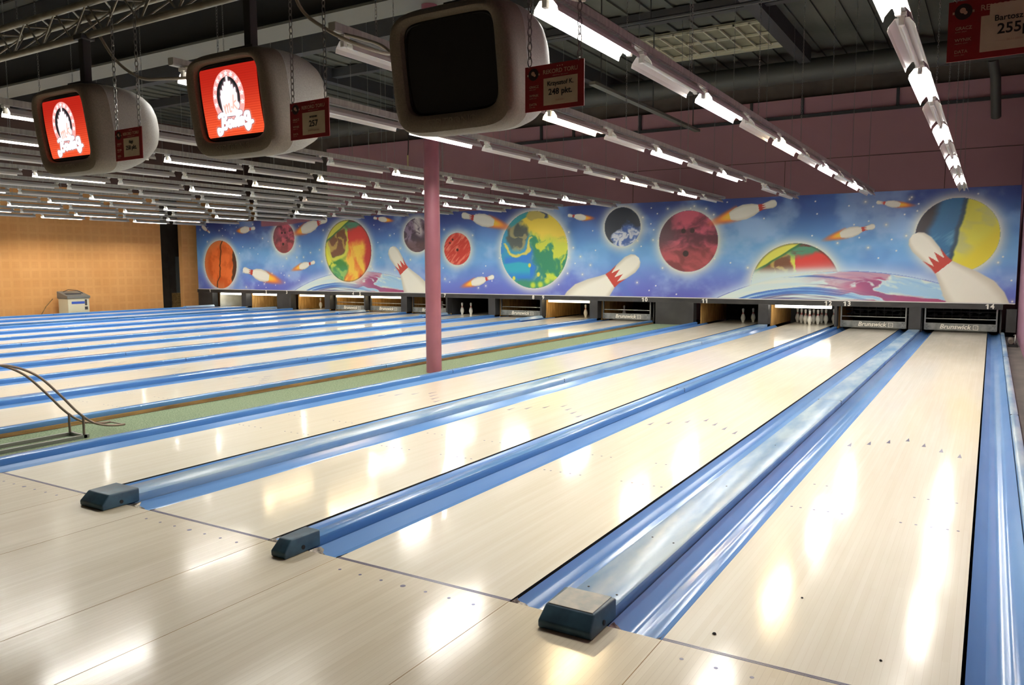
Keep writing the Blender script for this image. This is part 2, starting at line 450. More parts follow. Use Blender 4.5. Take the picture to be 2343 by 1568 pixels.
def paint_mural(X, Z):
    n = X.size
    C = np.zeros((n, 3))
    h = np.clip((Z - .65) / 2.57, 0, 1)
    # sky: navy at the top, pale blue in the middle, violet blue at the bottom
    cols = np.array([(92, 96, 184), (104, 122, 204), (116, 170, 226), (108, 166, 220), (78, 122, 188), (54, 74, 142), (46, 60, 124)], float)
    hs = [0, .15, .38, .55, .74, .92, 1.0]
    w = h + (fbm(X * .7, Z * .7 + 4, 3) - .5) * .18
    for k in range(3): C[:, k] = np.interp(w, hs, cols[:, k])
    cl = fbm(X * 1.3 + 11, Z * 1.6, 5)
    over(C, slice(None), (176, 206, 236), sstep(.5, .78, cl) * .55)
    over(C, slice(None), (70, 120, 190), sstep(.5, .78, fbm(X * 1.1 + 51, Z * 1.3 + 8, 4)) * .4)
    rng = random.Random(4)
    # stars
    for i in range(230):
        sx, sz = rng.uniform(-25.8, 1.0), rng.uniform(.7, 3.15)
        big = rng.random() < .38
        R = .11 if big else .03
        idx = np.where((np.abs(X - sx) < R) & (np.abs(Z - sz) < R))[0]
        if idx.size == 0: continue
        d = np.hypot(X[idx] - sx, Z[idx] - sz)
        if big: over(C, idx, (236, 224, 196), np.clip(1 - d / R, 0, 1) ** 2 * .55)
        over(C, idx, (248, 246, 236), 1 - sstep(.010, .026, d))
    def disc(cx, cz, r, halo=.34, hcol=(240, 236, 214)):
        idx = np.where((np.abs(X - cx) < r + halo) & (np.abs(Z - cz) < r + halo))[0]
        p, q = (X[idx] - cx) / r, (Z[idx] - cz) / r
        d = np.hypot(p, q)
        a = np.clip(1 - (d - 1) * r / halo, 0, 1)
        over(C, idx, hcol, np.where(d > 1, a ** 2.2, 0) * .9)
        return idx, p, q, 1 - sstep(1 - .012 / r, 1 + .004 / r, d), d
    # --- orange ball with a dark crack and a dark crescent
    idx, p, q, al, d = disc(-24.605, 1.616, .91)
    nz = fbm(p * 3 + 2, q * 3, 5)
    col = mixc((236, 118, 58), (206, 92, 40), sstep(.4, .7, nz))
    col = mixc(col, (216, 134, 84), sstep(.62, .95, d) * (p < .2) * .6)
    ck = -.02 + .16 * q - .05 * sstep(-.3, -.8, q) + (fbm(q * 4, q * 0 + 3, 3) - .5) * .16
    col = mixc(col, (74, 44, 30), 1 - sstep(.015, .05, np.abs(p - ck)))
    cr = .70 + .1 * q + (fbm(q * 5, q * 0 + 9, 3) - .5) * .14
    col = mixc(col, (72, 46, 36), sstep(0, .06, p - cr))
    over(C, idx, col, al)
    # --- two maroon balls with finger holes
    for cx, cz, r, sd in ((-21.154, 2.549, .54, 3.0), (-6.258, 2.151, .795, 8.0)):
        idx, p, q, al, d = disc(cx, cz, r)
        wx, wz = fbm(p * 1.6 + sd, q * 1.6, 4) * 2, fbm(p * 1.6, q * 1.6 + sd, 4) * 2
        nz = fbm(p * 2.2 + wx + sd, q * 3 + wz, 5)
        col = mixc((92, 44, 58), (206, 96, 116), sstep(.3, .7, nz))
        col = mixc(col, (160, 72, 64), sstep(.1, -.5, q) * .5)
        col = mixc(col, (84, 62, 68), sstep(-.2, -.8, p) * sstep(-.6, .2, q) * .55)
        for hx, hz, hr in ((-.16, .34, .08), (.14, .34, .08), (-.07, -.4, .1)):
            col = mixc(col, (46, 26, 26), 1 - sstep(hr - .015, hr + .01, np.hypot(p - hx, q - hz)))
        over(C, idx, col, al)
    # --- the swirling red / yellow / green planet (whole, and half hidden by the pale horizon)
    def multi(cx, cz, r, fade):
        idx, p, q, al, d = disc(cx, cz, r)
        wx = (fbm(p * 1.7 + 5, q * 1.7 + 1, 5) - .5); wz = (fbm(p * 1.7 + 1, q * 1.7 + 9, 5) - .5)
        P, Q = p + wx * .55, q + wz * .55
        nz = fbm(P * 3.2 + 2, Q * 2.2 + 6, 5)
        col = mixc((250, 206, 78), (240, 134, 58), sstep(.40, .64, nz))
        col = mixc(col, (206, 74, 40), sstep(.60, .74, nz) * .9)
        col = mixc(col, (214, 64, 58), sstep(-.06, .22, Q - .18 + .4 * (P < -.05)))
        col = mixc(col, (190, 56, 52), sstep(.62, .8, P))
        left = sstep(.06, -.10, P + .14)
        lc = mixc((226, 226, 78), (60, 130, 60), sstep(.46, .6, fbm(P * 3.6, Q * 2 + 3, 4)))
        lc = mixc(lc, (70, 168, 140), sstep(-.45, -.75, Q) * .5)
        col = mixc(col, lc, left * sstep(.55, .2, Q))
        sw = 1 - sstep(.55, .8, np.hypot((P + .42) / .62, (Q - .42) / .8))
        ang = np.sin(9 * np.hypot(P + .42, Q - .42) + 3 * np.arctan2(Q - .42, P + .42) + 8 * wx)
        col = mixc(col, mixc((116, 74, 50), (186, 156, 84), sstep(.2, 1, ang)), sw)
        rim = sstep(.62, .7, np.hypot((P + .42) / .62, (Q - .42) / .8)) * (1 - sstep(.8, .95, np.hypot((P + .42) / .62, (Q - .42) / .8)))
        col = mixc(col, (214, 214, 84), rim * (P < .05))
        cb = q - .74 - .62 * (p + .3) + wz * .10
        gt = sstep(.66, .80, q + wz * .5) * sstep(-.25, -.05, p)
        col = mixc(col, mixc((76, 140, 112), (120, 60, 52), sstep(.42, .58, fbm(P * 2.4 + 4, Q * 7, 4))), gt)
        col = mixc(col, (52, 112, 62), (1 - sstep(.01, .075, np.abs(cb))) * .9)
        col = mixc(col, (226, 224, 92), sstep(.0, .03, cb))
        col = mixc(col, (60, 44, 30), sstep(.94, 1.0, d) * .5)
        if fade: col = mixc(col, (216, 232, 222), sstep(.50, .26, q))
        over(C, idx, col, al)
    # pale horizons with streaks
    def horizon(xc, zt, R, x0, x1):
        idx = np.where((X > x0) & (X < x1) & (Z < zt + .4))[0]
        dx, dz = X[idx] - xc, Z[idx] - (zt - R)
        rr = np.hypot(dx, dz) - R
        g = np.clip(1 - rr / .34, 0, 1)
        ends = sstep(x0, x0 + .5, X[idx]) * sstep(x1, x1 - .15, X[idx])
        over(C, idx, (214, 234, 240), np.where(rr > 0, g ** 2 * .75, 0) * ends)
        k = rr < 0
        i2 = idx[k]; u = np.arctan2(dx[k], dz[k]) * R; v = rr[k]
        wv = (fbm(u * .8 + 3, v * 2 + 1, 4) - .5)
        st = fbm(u * .35 + v * 1.6 + 20, (v + u * .10) * 7 + wv * 2.2, 5)
        col = mixc((196, 228, 240), (240, 240, 222), fbm(u * 1.2 + v * 3, (v + u * .12) * 11 + 4, 4))
        lf = sstep(1.2, -.8, u)
        s2 = fbm(u * .28 + 40, (v + u * .16 + .022 * u * u) * 15 + wv * 1.2, 4)
        col = mixc(col, (92, 150, 214), sstep(.50, .62, s2) * lf * .85)
        col = mixc(col, (70, 104, 184), sstep(.60, .68, s2) * lf * .8)
        col = mixc(col, (104, 90, 128), sstep(.62, .72, fbm(u * .3 + 9, (v + u * .15 + .02 * u * u) * 9 + wv, 4)) * lf * .85)
        col = mixc(col, (84, 130, 200), sstep(.55, .66, st) * .4)
        rgt = sstep(-1.4, .2, u + v * 1.2)
        sw = fbm(u * .8 + 7 + wv * 1.5, (v + u * .06) * 5.5 + 2 + wv * 3, 5)
        mg = mixc((196, 60, 104), (120, 74, 124), fbm(u * 1.4, v * 4 + 6, 3))
        s3 = fbm(u * .55 + 31 + wv * 3, (v - u * .05 + .03 * u * u) * 7 + wv * 4, 5)
        col = mixc(col, mg, np.clip(rgt * sstep(.43, .53, s3) * (.55 + .45 * sstep(.40, .5, sw)) * .92, 0, 1))
        col = mixc(col, (150, 196, 232), rgt * sstep(.44, .34, s3) * .8)
        col = mixc(col, (160, 62, 104), sstep(1.0, 1.8, u) * sstep(-.10, -.3, v) * sstep(.36, .5, s3) * .8)
        over(C, i2, col, sstep(.0, .03, -v) * ends[k])
    horizon(-17.6, 1.38, 7.3, -21.6, -14.2)
    multi(-18.112, 2.05, 1.045, False)
    multi(-3.562, 1.012, 1.045, True)
    horizon(-2.4, 1.385, 7.2, -6.3, .6)
    # --- purple and white ball
    idx, p, q, al, d = disc(-15.148, 2.512, .54)
    wx = fbm(p * 2 + 3, q * 2, 4) - .5
    nz = fbm(p * 3 + wx * 4, q * 3 + 4 - wx * 3, 5)
    col = mixc((60, 42, 62), (132, 112, 136), sstep(.42, .66, nz))
    col = mixc(col, (96, 66, 62), sstep(-.1, -.6, q) * .7)
    col = mixc(col, (214, 206, 204), sstep(.45, .1, np.abs(p - .18 + .2 * q)) * sstep(-.3, .3, q) * sstep(.35, .6, nz + .12))
    over(C, idx, col, al)
    # --- red ball with streaks and holes
    idx, p, q, al, d = disc(-13.602, 2.055, .497)
    nz = fbm((p + q) * 1.6, (p - q) * 9, 4)
    col = mixc((206, 62, 48), (232, 128, 104), sstep(.45, .75, nz))
    for hx, hz, hr in ((-.33, .58, .07), (-.55, .38, .065), (.02, -.06, .09)):
        col = mixc(col, (70, 24, 20), 1 - sstep(hr - .015, hr + .015, np.hypot(p - hx, q - hz)))
    over(C, idx, col, al)
    # --- blue / green / yellow planet
    idx, p, q, al, d = disc(-10.888, 1.992, 1.12)
    wx = (fbm(p * 1.8 + 5, q * 1.8 + 1, 5) - .5); wz = (fbm(p * 1.8 + 31, q * 1.8 + 9, 5) - .5)
    P, Q = p + wx * .6, q + wz * .6
    nz = fbm(P * 3.6 + 9, Q * 2.8 + 2, 5)
    col = mixc((44, 120, 206), (52, 150, 190), sstep(.4, .65, fbm(p * 2, q * 2 + 8, 3)))
    col = mixc(col, (48, 176, 190), sstep(-.28, -.34, q + .12 * np.abs(p + .45)) * sstep(-.75, -.5, q) * (p < -.1) * .85)
    gr = sstep(-.22, .02, P - .02)
    gc = mixc((44, 130, 96), (206, 214, 72), sstep(.40, .52, nz))
    col = mixc(col, gc, gr * sstep(-1.1, -.2, Q + P * .6))
    col = mixc(col, (58, 140, 84), sstep(.0, .15, -q - .72 + .2 * np.abs(wx)) * (p < .6) * .8)
    yl = sstep(.05, .35, Q - .12 + .22 * P) * sstep(-.5, -.15, P + .12 * Q)
    col = mixc(col, mixc((244, 214, 76), (222, 178, 84), sstep(.55, .8, fbm(p * 1.5, q * 1.5 + 2, 3))), yl)
    sw = 1 - sstep(.62, .9, np.hypot((P + .46) / .42, (Q - .38) / .52))
    ang = np.sin(11 * np.hypot(P + .46, Q - .38) + 2 * np.arctan2(Q - .38, P + .46) + 9 * wx)
    col = mixc(col, mixc((82, 90, 84), (160, 152, 110), sstep(.3, 1, ang)), sw)
    rim = sstep(.8, .9, np.hypot((P + .46) / .46, (Q - .36) / .58)) * (1 - sstep(.98, 1.08, np.hypot((P + .46) / .46, (Q - .36) / .58)))
    col = mixc(col, (224, 208, 96), rim * (Q < .2))
    col = mixc(col, (58, 150, 160), sstep(.0, .05, q - .76 - .5 * (p + .35) + wz * .1))
    col = mixc(col, mixc((66, 78, 96), (190, 172, 90), sstep(.56, .62, nz)), 1 - sstep(.75, 1.05, np.hypot((p - .12 + wx * .5) / .32, (q - .88 + wz * .4) / .15)))
    for hx, hz in ((-.12, -.4), (.14, -.64), (-.6, -.74)):
        col = mixc(col, (226, 216, 84), 1 - sstep(.04, .07, np.hypot((p - hx) * 1.3, q - hz)))
    for hx, hz in ((-.02, -.92), (.2, -.9), (.4, -.8), (.55, -.68)):
        col = mixc(col, (196, 214, 70), 1 - sstep(.03, .12, np.hypot(p - hx, q - hz)))
    over(C, idx, col, al)
    # --- dark navy ball with a white burst
    idx, p, q, al, d = disc(-8.111, 2.575, .53)
    wx = (fbm(p * 2.4 + 5, q * 2.4 + 1, 5) - .5); wz = (fbm(p * 2.4 + 1, q * 2.4 + 9, 5) - .5)
    P, Q = p + wx * .7, q + wz * .7
    nz = fbm(P * 4, Q * 4 + 3, 5)
    reg = sstep(.2, -.15, Q - .25 * P + .55 * np.abs(P - .2) - .05) * sstep(-.75, -.45, P)
    col = np.tile(np.array((34, 42, 56), float), (p.size, 1))
    col = mixc(col, (70, 104, 180), np.clip(reg * 1.1, 0, 1) * .9)
    col = mixc(col, (226, 230, 238), reg * sstep(.36, .56, nz) * sstep(.25, -.2, Q))
    col = mixc(col, (76, 110, 176), sstep(.6, .72, nz) * sstep(.2, .5, P) * .8)
    over(C, idx, col, al)
    # --- blue and yellow ball
    idx, p, q, al, d = disc(-.145, 2.167, .822)
    wob = (fbm(q * 5, q * 0 + 2, 3) - .5) * .14
    st = fbm((p * .8 + q * .6) * 1.4, (q * .8 - p * .6) * 9, 4)
    col = mixc((40, 104, 150), (92, 152, 186), sstep(.5, .8, st))
    col = mixc(col, (50, 42, 48), sstep(.0, .25, -p - .52 + .3 * (q - .2) + wob))
    bd = .03 + .19 * q + wob * .7
    col = mixc(col, (34, 62, 84), 1 - sstep(.03, .14, np.abs(p - bd)))
    yc = mixc((226, 220, 76), (204, 204, 122), sstep(.45, .7, fbm(p * 2 + q, q * 3, 3)))
    yc = mixc(yc, (232, 214, 56), sstep(.0, .5, p - q - .5))
    col = mixc(col, yc, sstep(-.02, .05, p - bd))
    over(C, idx, col, al)
    # --- flying pins with flames
    for hd, bs, fl in (((-25.131, 2.829), (-25.60, 3.10), None), ((-22.62, 2.943), (-23.427, 2.868), (-23.618, 2.86)),
                       ((-23.361, 1.43), (-21.971, 1.126), (-21.41, 1.0)), ((-19.65, 1.69), (-20.422, 1.503), (-20.729, 1.42)),
                       ((-19.02, 3.15), (-20.262, 2.79), (-20.588, 2.69)), ((-16.95, 3.12), (-16.387, 3.03), (-16.149, 3.0)),
                       ((-13.427, 3.09), (-12.248, 2.814), (-11.781, 2.68)), ((-12.25, 1.21), (-13.078, 1.0), (-13.388, .91)),
                       ((-9.78, 2.95), (-9.211, 2.853), (-8.99, 2.84)), ((-4.03, 3.05), (-5.18, 2.76), (-5.591, 2.62)),
                       ((-1.80, 2.42), (-2.553, 2.229), (-2.849, 2.14)), ((-1.80, 2.96), (-1.296, 2.885), (-1.055, 2.86))):
        paint_pin(C, X, Z, hd, bs, fl)
    paint_pin(C, X, Z, (-7.62, 1.74), (-9.72, .16), prof=PIN_BIG)
    paint_pin(C, X, Z, (-16.26, 2.14), (-14.86, .22), prof=PIN_BIG)
    paint_pin(C, X, Z, (-1.02, 2.20), (.62, .36), prof=PIN_BIG)
    # a missing strip of print at the top where the pink board shows
    idx = np.where((X > -22.4) & (X < -19.1) & (Z > 2.9))[0]
    lowz = 2.99 + .16 * np.clip((X[idx] + 21.2) / 1.9, 0, 1) + (fbm(X[idx] * 2, X[idx] * 0, 3) - .5) * .03
    keep = np.hypot(X[idx] + 19.6, (Z[idx] - 2.98) * 1.4) > .32
    over(C, idx, (150, 92, 104), sstep(-.02, .02, Z[idx] - lowz) * sstep(-22.34, -22.26, X[idx]) * keep * sstep(-19.15, -19.5, X[idx]) * .92)
    return C

def to_lin(C):
    C = np.clip(C, 0, 255) / 255.0
    return np.where(C <= .04045, C / 12.92, ((C + .055) / 1.055) ** 2.4)

def grid_mesh(name, xs, zs, yfun, colours, mat):
    """flat print facing -y, one colour per vertex; colours is called with flat x, z"""
    nx, nz = len(xs), len(zs)
    GX, GZ = np.meshgrid(xs, zs)
    X, Z = GX.ravel(), GZ.ravel()
    co = np.stack([X, yfun(X, Z), Z], -1)
    me = bpy.data.meshes.new(name)
    i = (np.arange(nz - 1)[:, None] * nx + np.arange(nx - 1)[None, :]).ravel()
    quads = np.stack([i, i + 1, i + 1 + nx, i + nx], -1).astype(np.int32)
    me.vertices.add(nx * nz); me.vertices.foreach_set('co', co.astype(np.float32).ravel())
    me.loops.add(quads.size); me.loops.foreach_set('vertex_index', quads.ravel())
    me.polygons.add(len(quads)); me.polygons.foreach_set('loop_start', np.arange(0, quads.size, 4, dtype=np.int32))
    me.update(calc_edges=True)
    at = me.color_attributes.new('print', 'FLOAT_COLOR', 'POINT')
    rgba = np.ones((nx * nz, 4), np.float32); rgba[:, :3] = to_lin(colours(X, Z))
    at.data.foreach_set('color', rgba.ravel())
    me.materials.append(mat)
    return me

# strokes for the hand-drawn lettering of the lit screens
def seg_dist(X, Z, pts):
    d = np.full(X.shape, 9.0)
    for (ax, az), (bx, bz) in zip(pts[:-1], pts[1:]):
        vx, vz = bx - ax, bz - az
        t = np.clip(((X - ax) * vx + (Z - az) * vz) / max(vx * vx + vz * vz, 1e-9), 0, 1)
        d = np.minimum(d, np.hypot(X - ax - t * vx, Z - az - t * vz))
    return d

def spline(pts, n=10):
    out = []
    P = [pts[0]] + list(pts) + [pts[-1]]
    for i in range(1, len(P) - 2):
        p0, p1, p2, p3 = P[i - 1:i + 3]
        for k in range(n):
            t = k / n
            out.append(tuple(.5 * (2 * p1[j] + (p2[j] - p0[j]) * t + (2 * p0[j] - 5 * p1[j] + 4 * p2[j] - p3[j]) * t * t
                                   + (3 * p1[j] - p0[j] - 3 * p2[j] + p3[j]) * t ** 3) for j in (0, 1)))
    out.append(pts[-1])
    return out

def paint_screen(X, Z):
    """X, Z in -1..1 across the picture; values may exceed 1 for bright parts"""
    X = X * 1.27
    C = np.zeros((X.size, 3))
    al = slice(None)
    over(C, al, mixc((186, 34, 22), (250, 92, 52), sstep(.9, -1.0, Z)), np.ones(X.size))
    over(C, al, (150, 24, 16), .25 * (np.sin(Z * 90) > .6))
    dO = np.hypot((X + .02) / .70, (Z - .10) / .80)
    over(C, al, (255, 176, 170), 1 - sstep(.985, 1.0, dO))
    over(C, al, (30, 30, 34), 1 - sstep(.72, .735, np.hypot((X + .02) / .70, (Z - .12) / .80)))
    for k in range(11):                                    # stars round the arch
        a = math.radians(-14 + k * 208 / 10)
        sx, sz = -.02 + .60 * math.cos(a), .10 + .69 * math.sin(a)
        r = np.hypot(X - sx, Z - sz); th = np.arctan2(Z - sz, X - sx)
        rad = .040 + .050 * np.abs(((th - math.pi / 2) / (2 * math.pi / 5)) % 1.0 - .5) * 2
        over(C, al, (255, 255, 255), 1 - sstep(rad - .008, rad + .004, r))
    white = np.full(X.shape, 9.0)
    for px, top in ((-.30, .30), (-.20, .42), (-.11, .52), (0.0, .68), (.11, .52), (.20, .42), (.30, .32)):   # a crown of pins
        white = np.minimum(white, seg_dist(X, Z, [(px, top), (px, top - .12)]) - .042)
        white = np.minimum(white, seg_dist(X, Z, [(px, top - .16), (px * .9, -.25)]) - .075)
    white = np.minimum(white, seg_dist(X, Z, [(-.16, .1), (.2, .1)]) - .14)
    white = np.minimum(white, seg_dist(X, Z, [(-.2, -.15), (.3, -.15)]) - .12)
    white = np.minimum(white, seg_dist(X, Z, [(-.24, -.36), (.42, -.37)]) - .075)
    lets = []
    lets.append(spline([(-.58, -.42), (-.42, -.36), (-.46, -.62), (-.56, -.86), (-.72, -.92), (-.72, -.78), (-.56, -.80)]))   # B tail
    lets.append(spline([(-.56, -.40), (-.34, -.36), (-.26, -.46), (-.42, -.56), (-.28, -.62), (-.34, -.76), (-.50, -.76)]))
    lets.append(spline([(-.14, -.56), (-.22, -.66), (-.14, -.74), (-.06, -.66), (-.13, -.56)]))                              # o
    lets.append(spline([(-.03, -.56), (.0, -.72), (.06, -.60), (.10, -.72), (.16, -.55)]))                                   # w
    lets.append([(.24, -.34), (.22, -.72)])                                                                                # l
    lets.append([(.31, -.54), (.30, -.70)]); lets.append([(.32, -.42), (.32, -.43)])                                         # i
    lets.append(spline([(.37, -.70), (.39, -.54), (.46, -.54), (.47, -.70)]))                                               # n
    lets.append(spline([(.74, -.40), (.62, -.40), (.56, -.52), (.66, -.60), (.74, -.44), (.72, -.74), (.60, -.86), (.54, -.76), (.66, -.72), (.84, -.66)]))  # g
    for pts in lets: white = np.minimum(white, seg_dist(X, Z, pts) - .058)
    over(C, al, (70, 20, 60), (1 - sstep(.012, .022, white)) * .8)
    over(C, al, (255, 214, 204), .35 * (1 - sstep(.0, .09, white)))  # pale glow round the bright lettering, painted into the picture
    over(C, al, (255, 255, 255), 1 - sstep(-.004, .006, white))
    inner = np.full(X.shape, 9.0)                          # pale pink m and k in the white
    for pts in (spline([(-.26, -.12), (-.22, -.34)]), spline([(-.23, -.2), (-.14, -.10), (-.12, -.32)]), spline([(-.12, -.18), (-.02, -.08), (-.02, -.30), (.04, -.3)]),
                [(.20, .14), (.14, -.22)], spline([(.28, -.02), (.17, -.10), (.3, -.26)]), [(.08, -.18), (.08, -.20)]):
        inner = np.minimum(inner, seg_dist(X, Z, pts) - .022)
    over(C, al, (255, 196, 180), 1 - sstep(-.004, .006, inner))
    return C

# ------------------------------------------------------------------ the hall
YM = 17.2                 # plane of the masking units
ZC = 6.9                  # roof
LANE = {14: 0.0, 13: -1.794, 12: -3.385, 11: -5.182, 10: -8.05, 9: -9.844, 8: -11.435, 7: -13.229,
        6: -14.82, 5: -16.614, 4: -18.205, 3: -20.0, 2: -22.45, 1: -24.244}
HW = 0.53                 # half a lane

structure(MB().box(-29.0, 1.3, -7.0, 21.0, -0.24, -0.12).build('floor', M['subfloor']))
structure(MB().box(-26.3, 1.08, -6.0, 0.0, -0.12, 0.0).build('floor_approach', M['approach']))
ap = bpy.data.objects['floor_approach']
sm = MB()
for n, c in LANE.items():
    for s in (-1, 1): sm.box(c + s * HW - .0015, c + s * HW + .0015, -6.0, -.002, 0.0, .0005)
sm.build('seam', M['old_wood'], ap)
gd = MB()
for n, c in LANE.items():
    for k in range(-3, 4):
        gd.lathe([(.0085 if k else .014, 0.0), (.0085 if k else .014, .0006)], 10, (c + k * 5 * 1.06 / 39, -.11, 0.0))
gd.build('guide_dots', M['ink'], ap)
structure(MB().box(.85, 1.08, 0.0, 17.15, -.12, -.04).build('floor_side_strip', M['grey_floor']))

structure(MB().box(1.08, 1.3, -4.0, 20.5, -.12, ZC).build('wall_right', M['mauve'], bevel=0))
structure(MB().box(-22.2, 1.08, 20.5, 20.7, -.12, 6.15).build('wall_back', M['pink']))
wb = bpy.data.objects['wall_back']
sm = MB().box(-22.2, 1.08, 20.488, 20.5, 4.44, 4.455)
for x in (-20, -14.5, -9.2, -4.6, -.6): sm.box(x, x + .012, 20.488, 20.5, .1, 4.45)
sm.build('panel_seam', M['maroon_wall'], wb)
tr = MB().box(-13.6, 1.08, 20.42, 20.5, 5.60, 5.68)
for x in (-12.5, -11.3, -9.0, -5.6, -4.2, -1.8): tr.box(x, x + .07, 20.43, 20.5, 5.68, 6.15)
structure(tr.build('trim_1', M['beam_dark']))
structure(MB().box(-29.0, 1.08, 20.72, 20.9, -.12, ZC).build('wall_back_upper', M['dark_wall']))
structure(MB().box(-29.2, 1.3, -7.0, 21.0, ZC, ZC + .15).build('ceiling', M['ceiling']))
cl = bpy.data.objects['ceiling']
rb = MB()
for i in range(60):
    rb.box(-29.0 + i * .5, -28.86 + i * .5, -7.0, 20.7, ZC - .045, ZC)
rb.build('corrugation', M['ceiling'], cl)
# left wall: orange below, maroon above, with an opening to a service passage
structure(MB().box(-26.5, -26.3, -6.0, 15.85, -.12, 4.22).build('wall_left', M['orange']))
structure(MB().box(-26.5, -26.3, 16.75, 20.5, -.12, 4.22).build('wall_left_end', M['orange']))
structure(MB().box(-26.5, -26.3, -6.0, 20.7, 4.22, ZC).build('wall_left_upper', M['maroon_wall']))
structure(MB().box(-28.2, -28.0, 13.0, 20.7, -.12, 4.22).build('wall_passage', M['dark_wall']))
structure(MB().box(-28.0, -26.5, 18.8, 18.95, -.12, 4.22).build('wall_passage_end', M['dark_wall']))
d = MB().box(-28.0, -27.94, 17.35, 18.45, -.12, 2.1).build('door_1', M['dark_wall']); structure(d)
MB().box(-27.94, -27.91, 17.62, 18.3, -.10, 1.95).build('panel', M['door_grey'], d)
MB().tube([(-27.91, 17.7, .95), (-27.86, 17.7, .95), (-27.86, 17.8, .95)], .012, 6).build('door_handle', M['steel'], d)
tag(MB().box(-.02, .02, -.06, .06, 0, 1.55).build('plank', M['old_wood']), 'timber plank leaning in the dark opening beyond the orange wall', 'plank')
o = bpy.data.objects['plank']; o.location = (-27.35, 16.55, -.12); o.rotation_euler = (math.radians(18), math.radians(14), 0)
tag(MB().box(-.2, .2, -.25, .25, 0, .62).build('carton', M['old_wood'], bevel=.01), 'brown box on the floor of the dark opening beside the orange wall', 'box')
bpy.data.objects['carton'].location = (-27.2, 17.25, -.12)

# pink pillar on the carpet
structure(MB().lathe([(.113, -.03), (.113, 3.5), (.113, ZC - .045)], 32, (-6.42, 6.33, 0)).build('column', M['pink_col'], smooth=True))

# steelwork under the roof
g = MB().box(-28.9, 1.08, 5.86, 6.46, 5.20, 5.24).box(-28.9, 1.08, 6.14, 6.18, 5.24, ZC - .045).box(-28.9, 1.08, 5.86, 6.46, ZC - .08, ZC - .046)
structure(g.build('roof_beam', M['beam']))
structure(MB().box(-28.9, 1.08, 6.1, 6.22, 5.245, 6.8, 0).build('roof_beam_web', M['beam_dark']))
structure(MB().box(-3.78, -3.5, 6.5, 18.0, 6.5, ZC - .046).build('roof_beam.001', M['beam_dark']))
structure(MB().box(-9.2, -8.95, 6.5, 20.4, 6.5, ZC - .046).build('roof_beam.002', M['beam_dark']))
structure(MB().box(-15.2, -14.95, 6.5, 20.4, 6.5, ZC - .046).build('roof_beam.003', M['beam_dark']))
structure(MB().box(-28.9, 1.08, 13.3, 13.5, 6.62, ZC - .046).build('roof_beam.004', M['beam_dark']))
structure(MB().box(-28.9, 1.08, 10.2, 10.45, 6.3, ZC - .046).build('roof_beam.005', M['beam_dark']))
tag(MB().box(-6.27, -6.13, 11.2, 17.6, 5.0, 5.06).build('cable_tray', M['beam']), 'pale grey tray running towards the mural below the roof', 'cable tray')
t = bpy.data.objects['cable_tray']
for i, y in enumerate((11.6, 14.4, 17.2)):
    MB().box(-6.21, -6.19, y, y + .02, 5.06, ZC - .05).build('hanger', M['beam_dark'], t)
tag(MB().tube([(-10.5, 11.15, 6.0), (1.0, 11.15, 6.0)], .035, 8).build('sprinkler_pipe', M['beam_dark'], smooth=True), 'thin dark pipe crossing high under the roof near the skylight grid', 'pipe')
for i, x in enumerate((-8, -5, -2)):
    MB().tube([(x, 11.15, 6.03), (x, 11.15, ZC - .05)], .012, 6).build('hanger', M['beam_dark'], bpy.data.objects['sprinkler_pipe'])
# skylight: pale sheet with a cream grid under it
sk = structure(MB().box(-7.0, -3.85, 14.95, 16.95, 6.83, 6.85).build('window_1', M['skylight']))
gr = MB()
for i in range(10):
    x = -7.0 + i * .345; gr.box(x, x + .035, 14.95, 16.95, 6.76, 6.80)
for y in (14.95, 15.9, 16.9): gr.box(-7.0, -3.85, y, y + .05, 6.76, 6.81)
gr.box(-7.05, -3.8, 16.95, 17.0, 6.70, 6.89).box(-7.05, -7.0, 14.95, 16.95, 6.7, 6.89)
gr.build('frame', M['grid_white'], sk)
# spiral duct with a drop
du = thing('ventilation_duct', 'large grey spiral duct running high along the pink back wall', 'duct', (0, 18.3, 6.38))
pr = [(.275 + (.006 if i % 2 else 0), i * .14) for i in range(208)]
me = MB().lathe(pr, 20).mesh('duct_pipe', M['duct'], smooth=True)
o = link('duct_pipe', me, du, (-28.05, 0, 0)); o.rotation_euler = (0, math.radians(90), 0)
MB().tube([(.35, .15, -.22), (.42, .5, -.55), (.47, 1.2, -1.35)], .11, 14).build('branch_pipe', M['duct'], du, smooth=True)
for x in (-24, -18, -12, -6, -1.2):
    MB().box(x - .02, x + .02, -.02, .02, .27, ZC - 6.38 - .046).build('hanger', M['beam_dark'], du)

# ------------------------------------------------------------------ lanes, gutters, cappings
def edge_of(n, s):
    return LANE[n] + s * HW

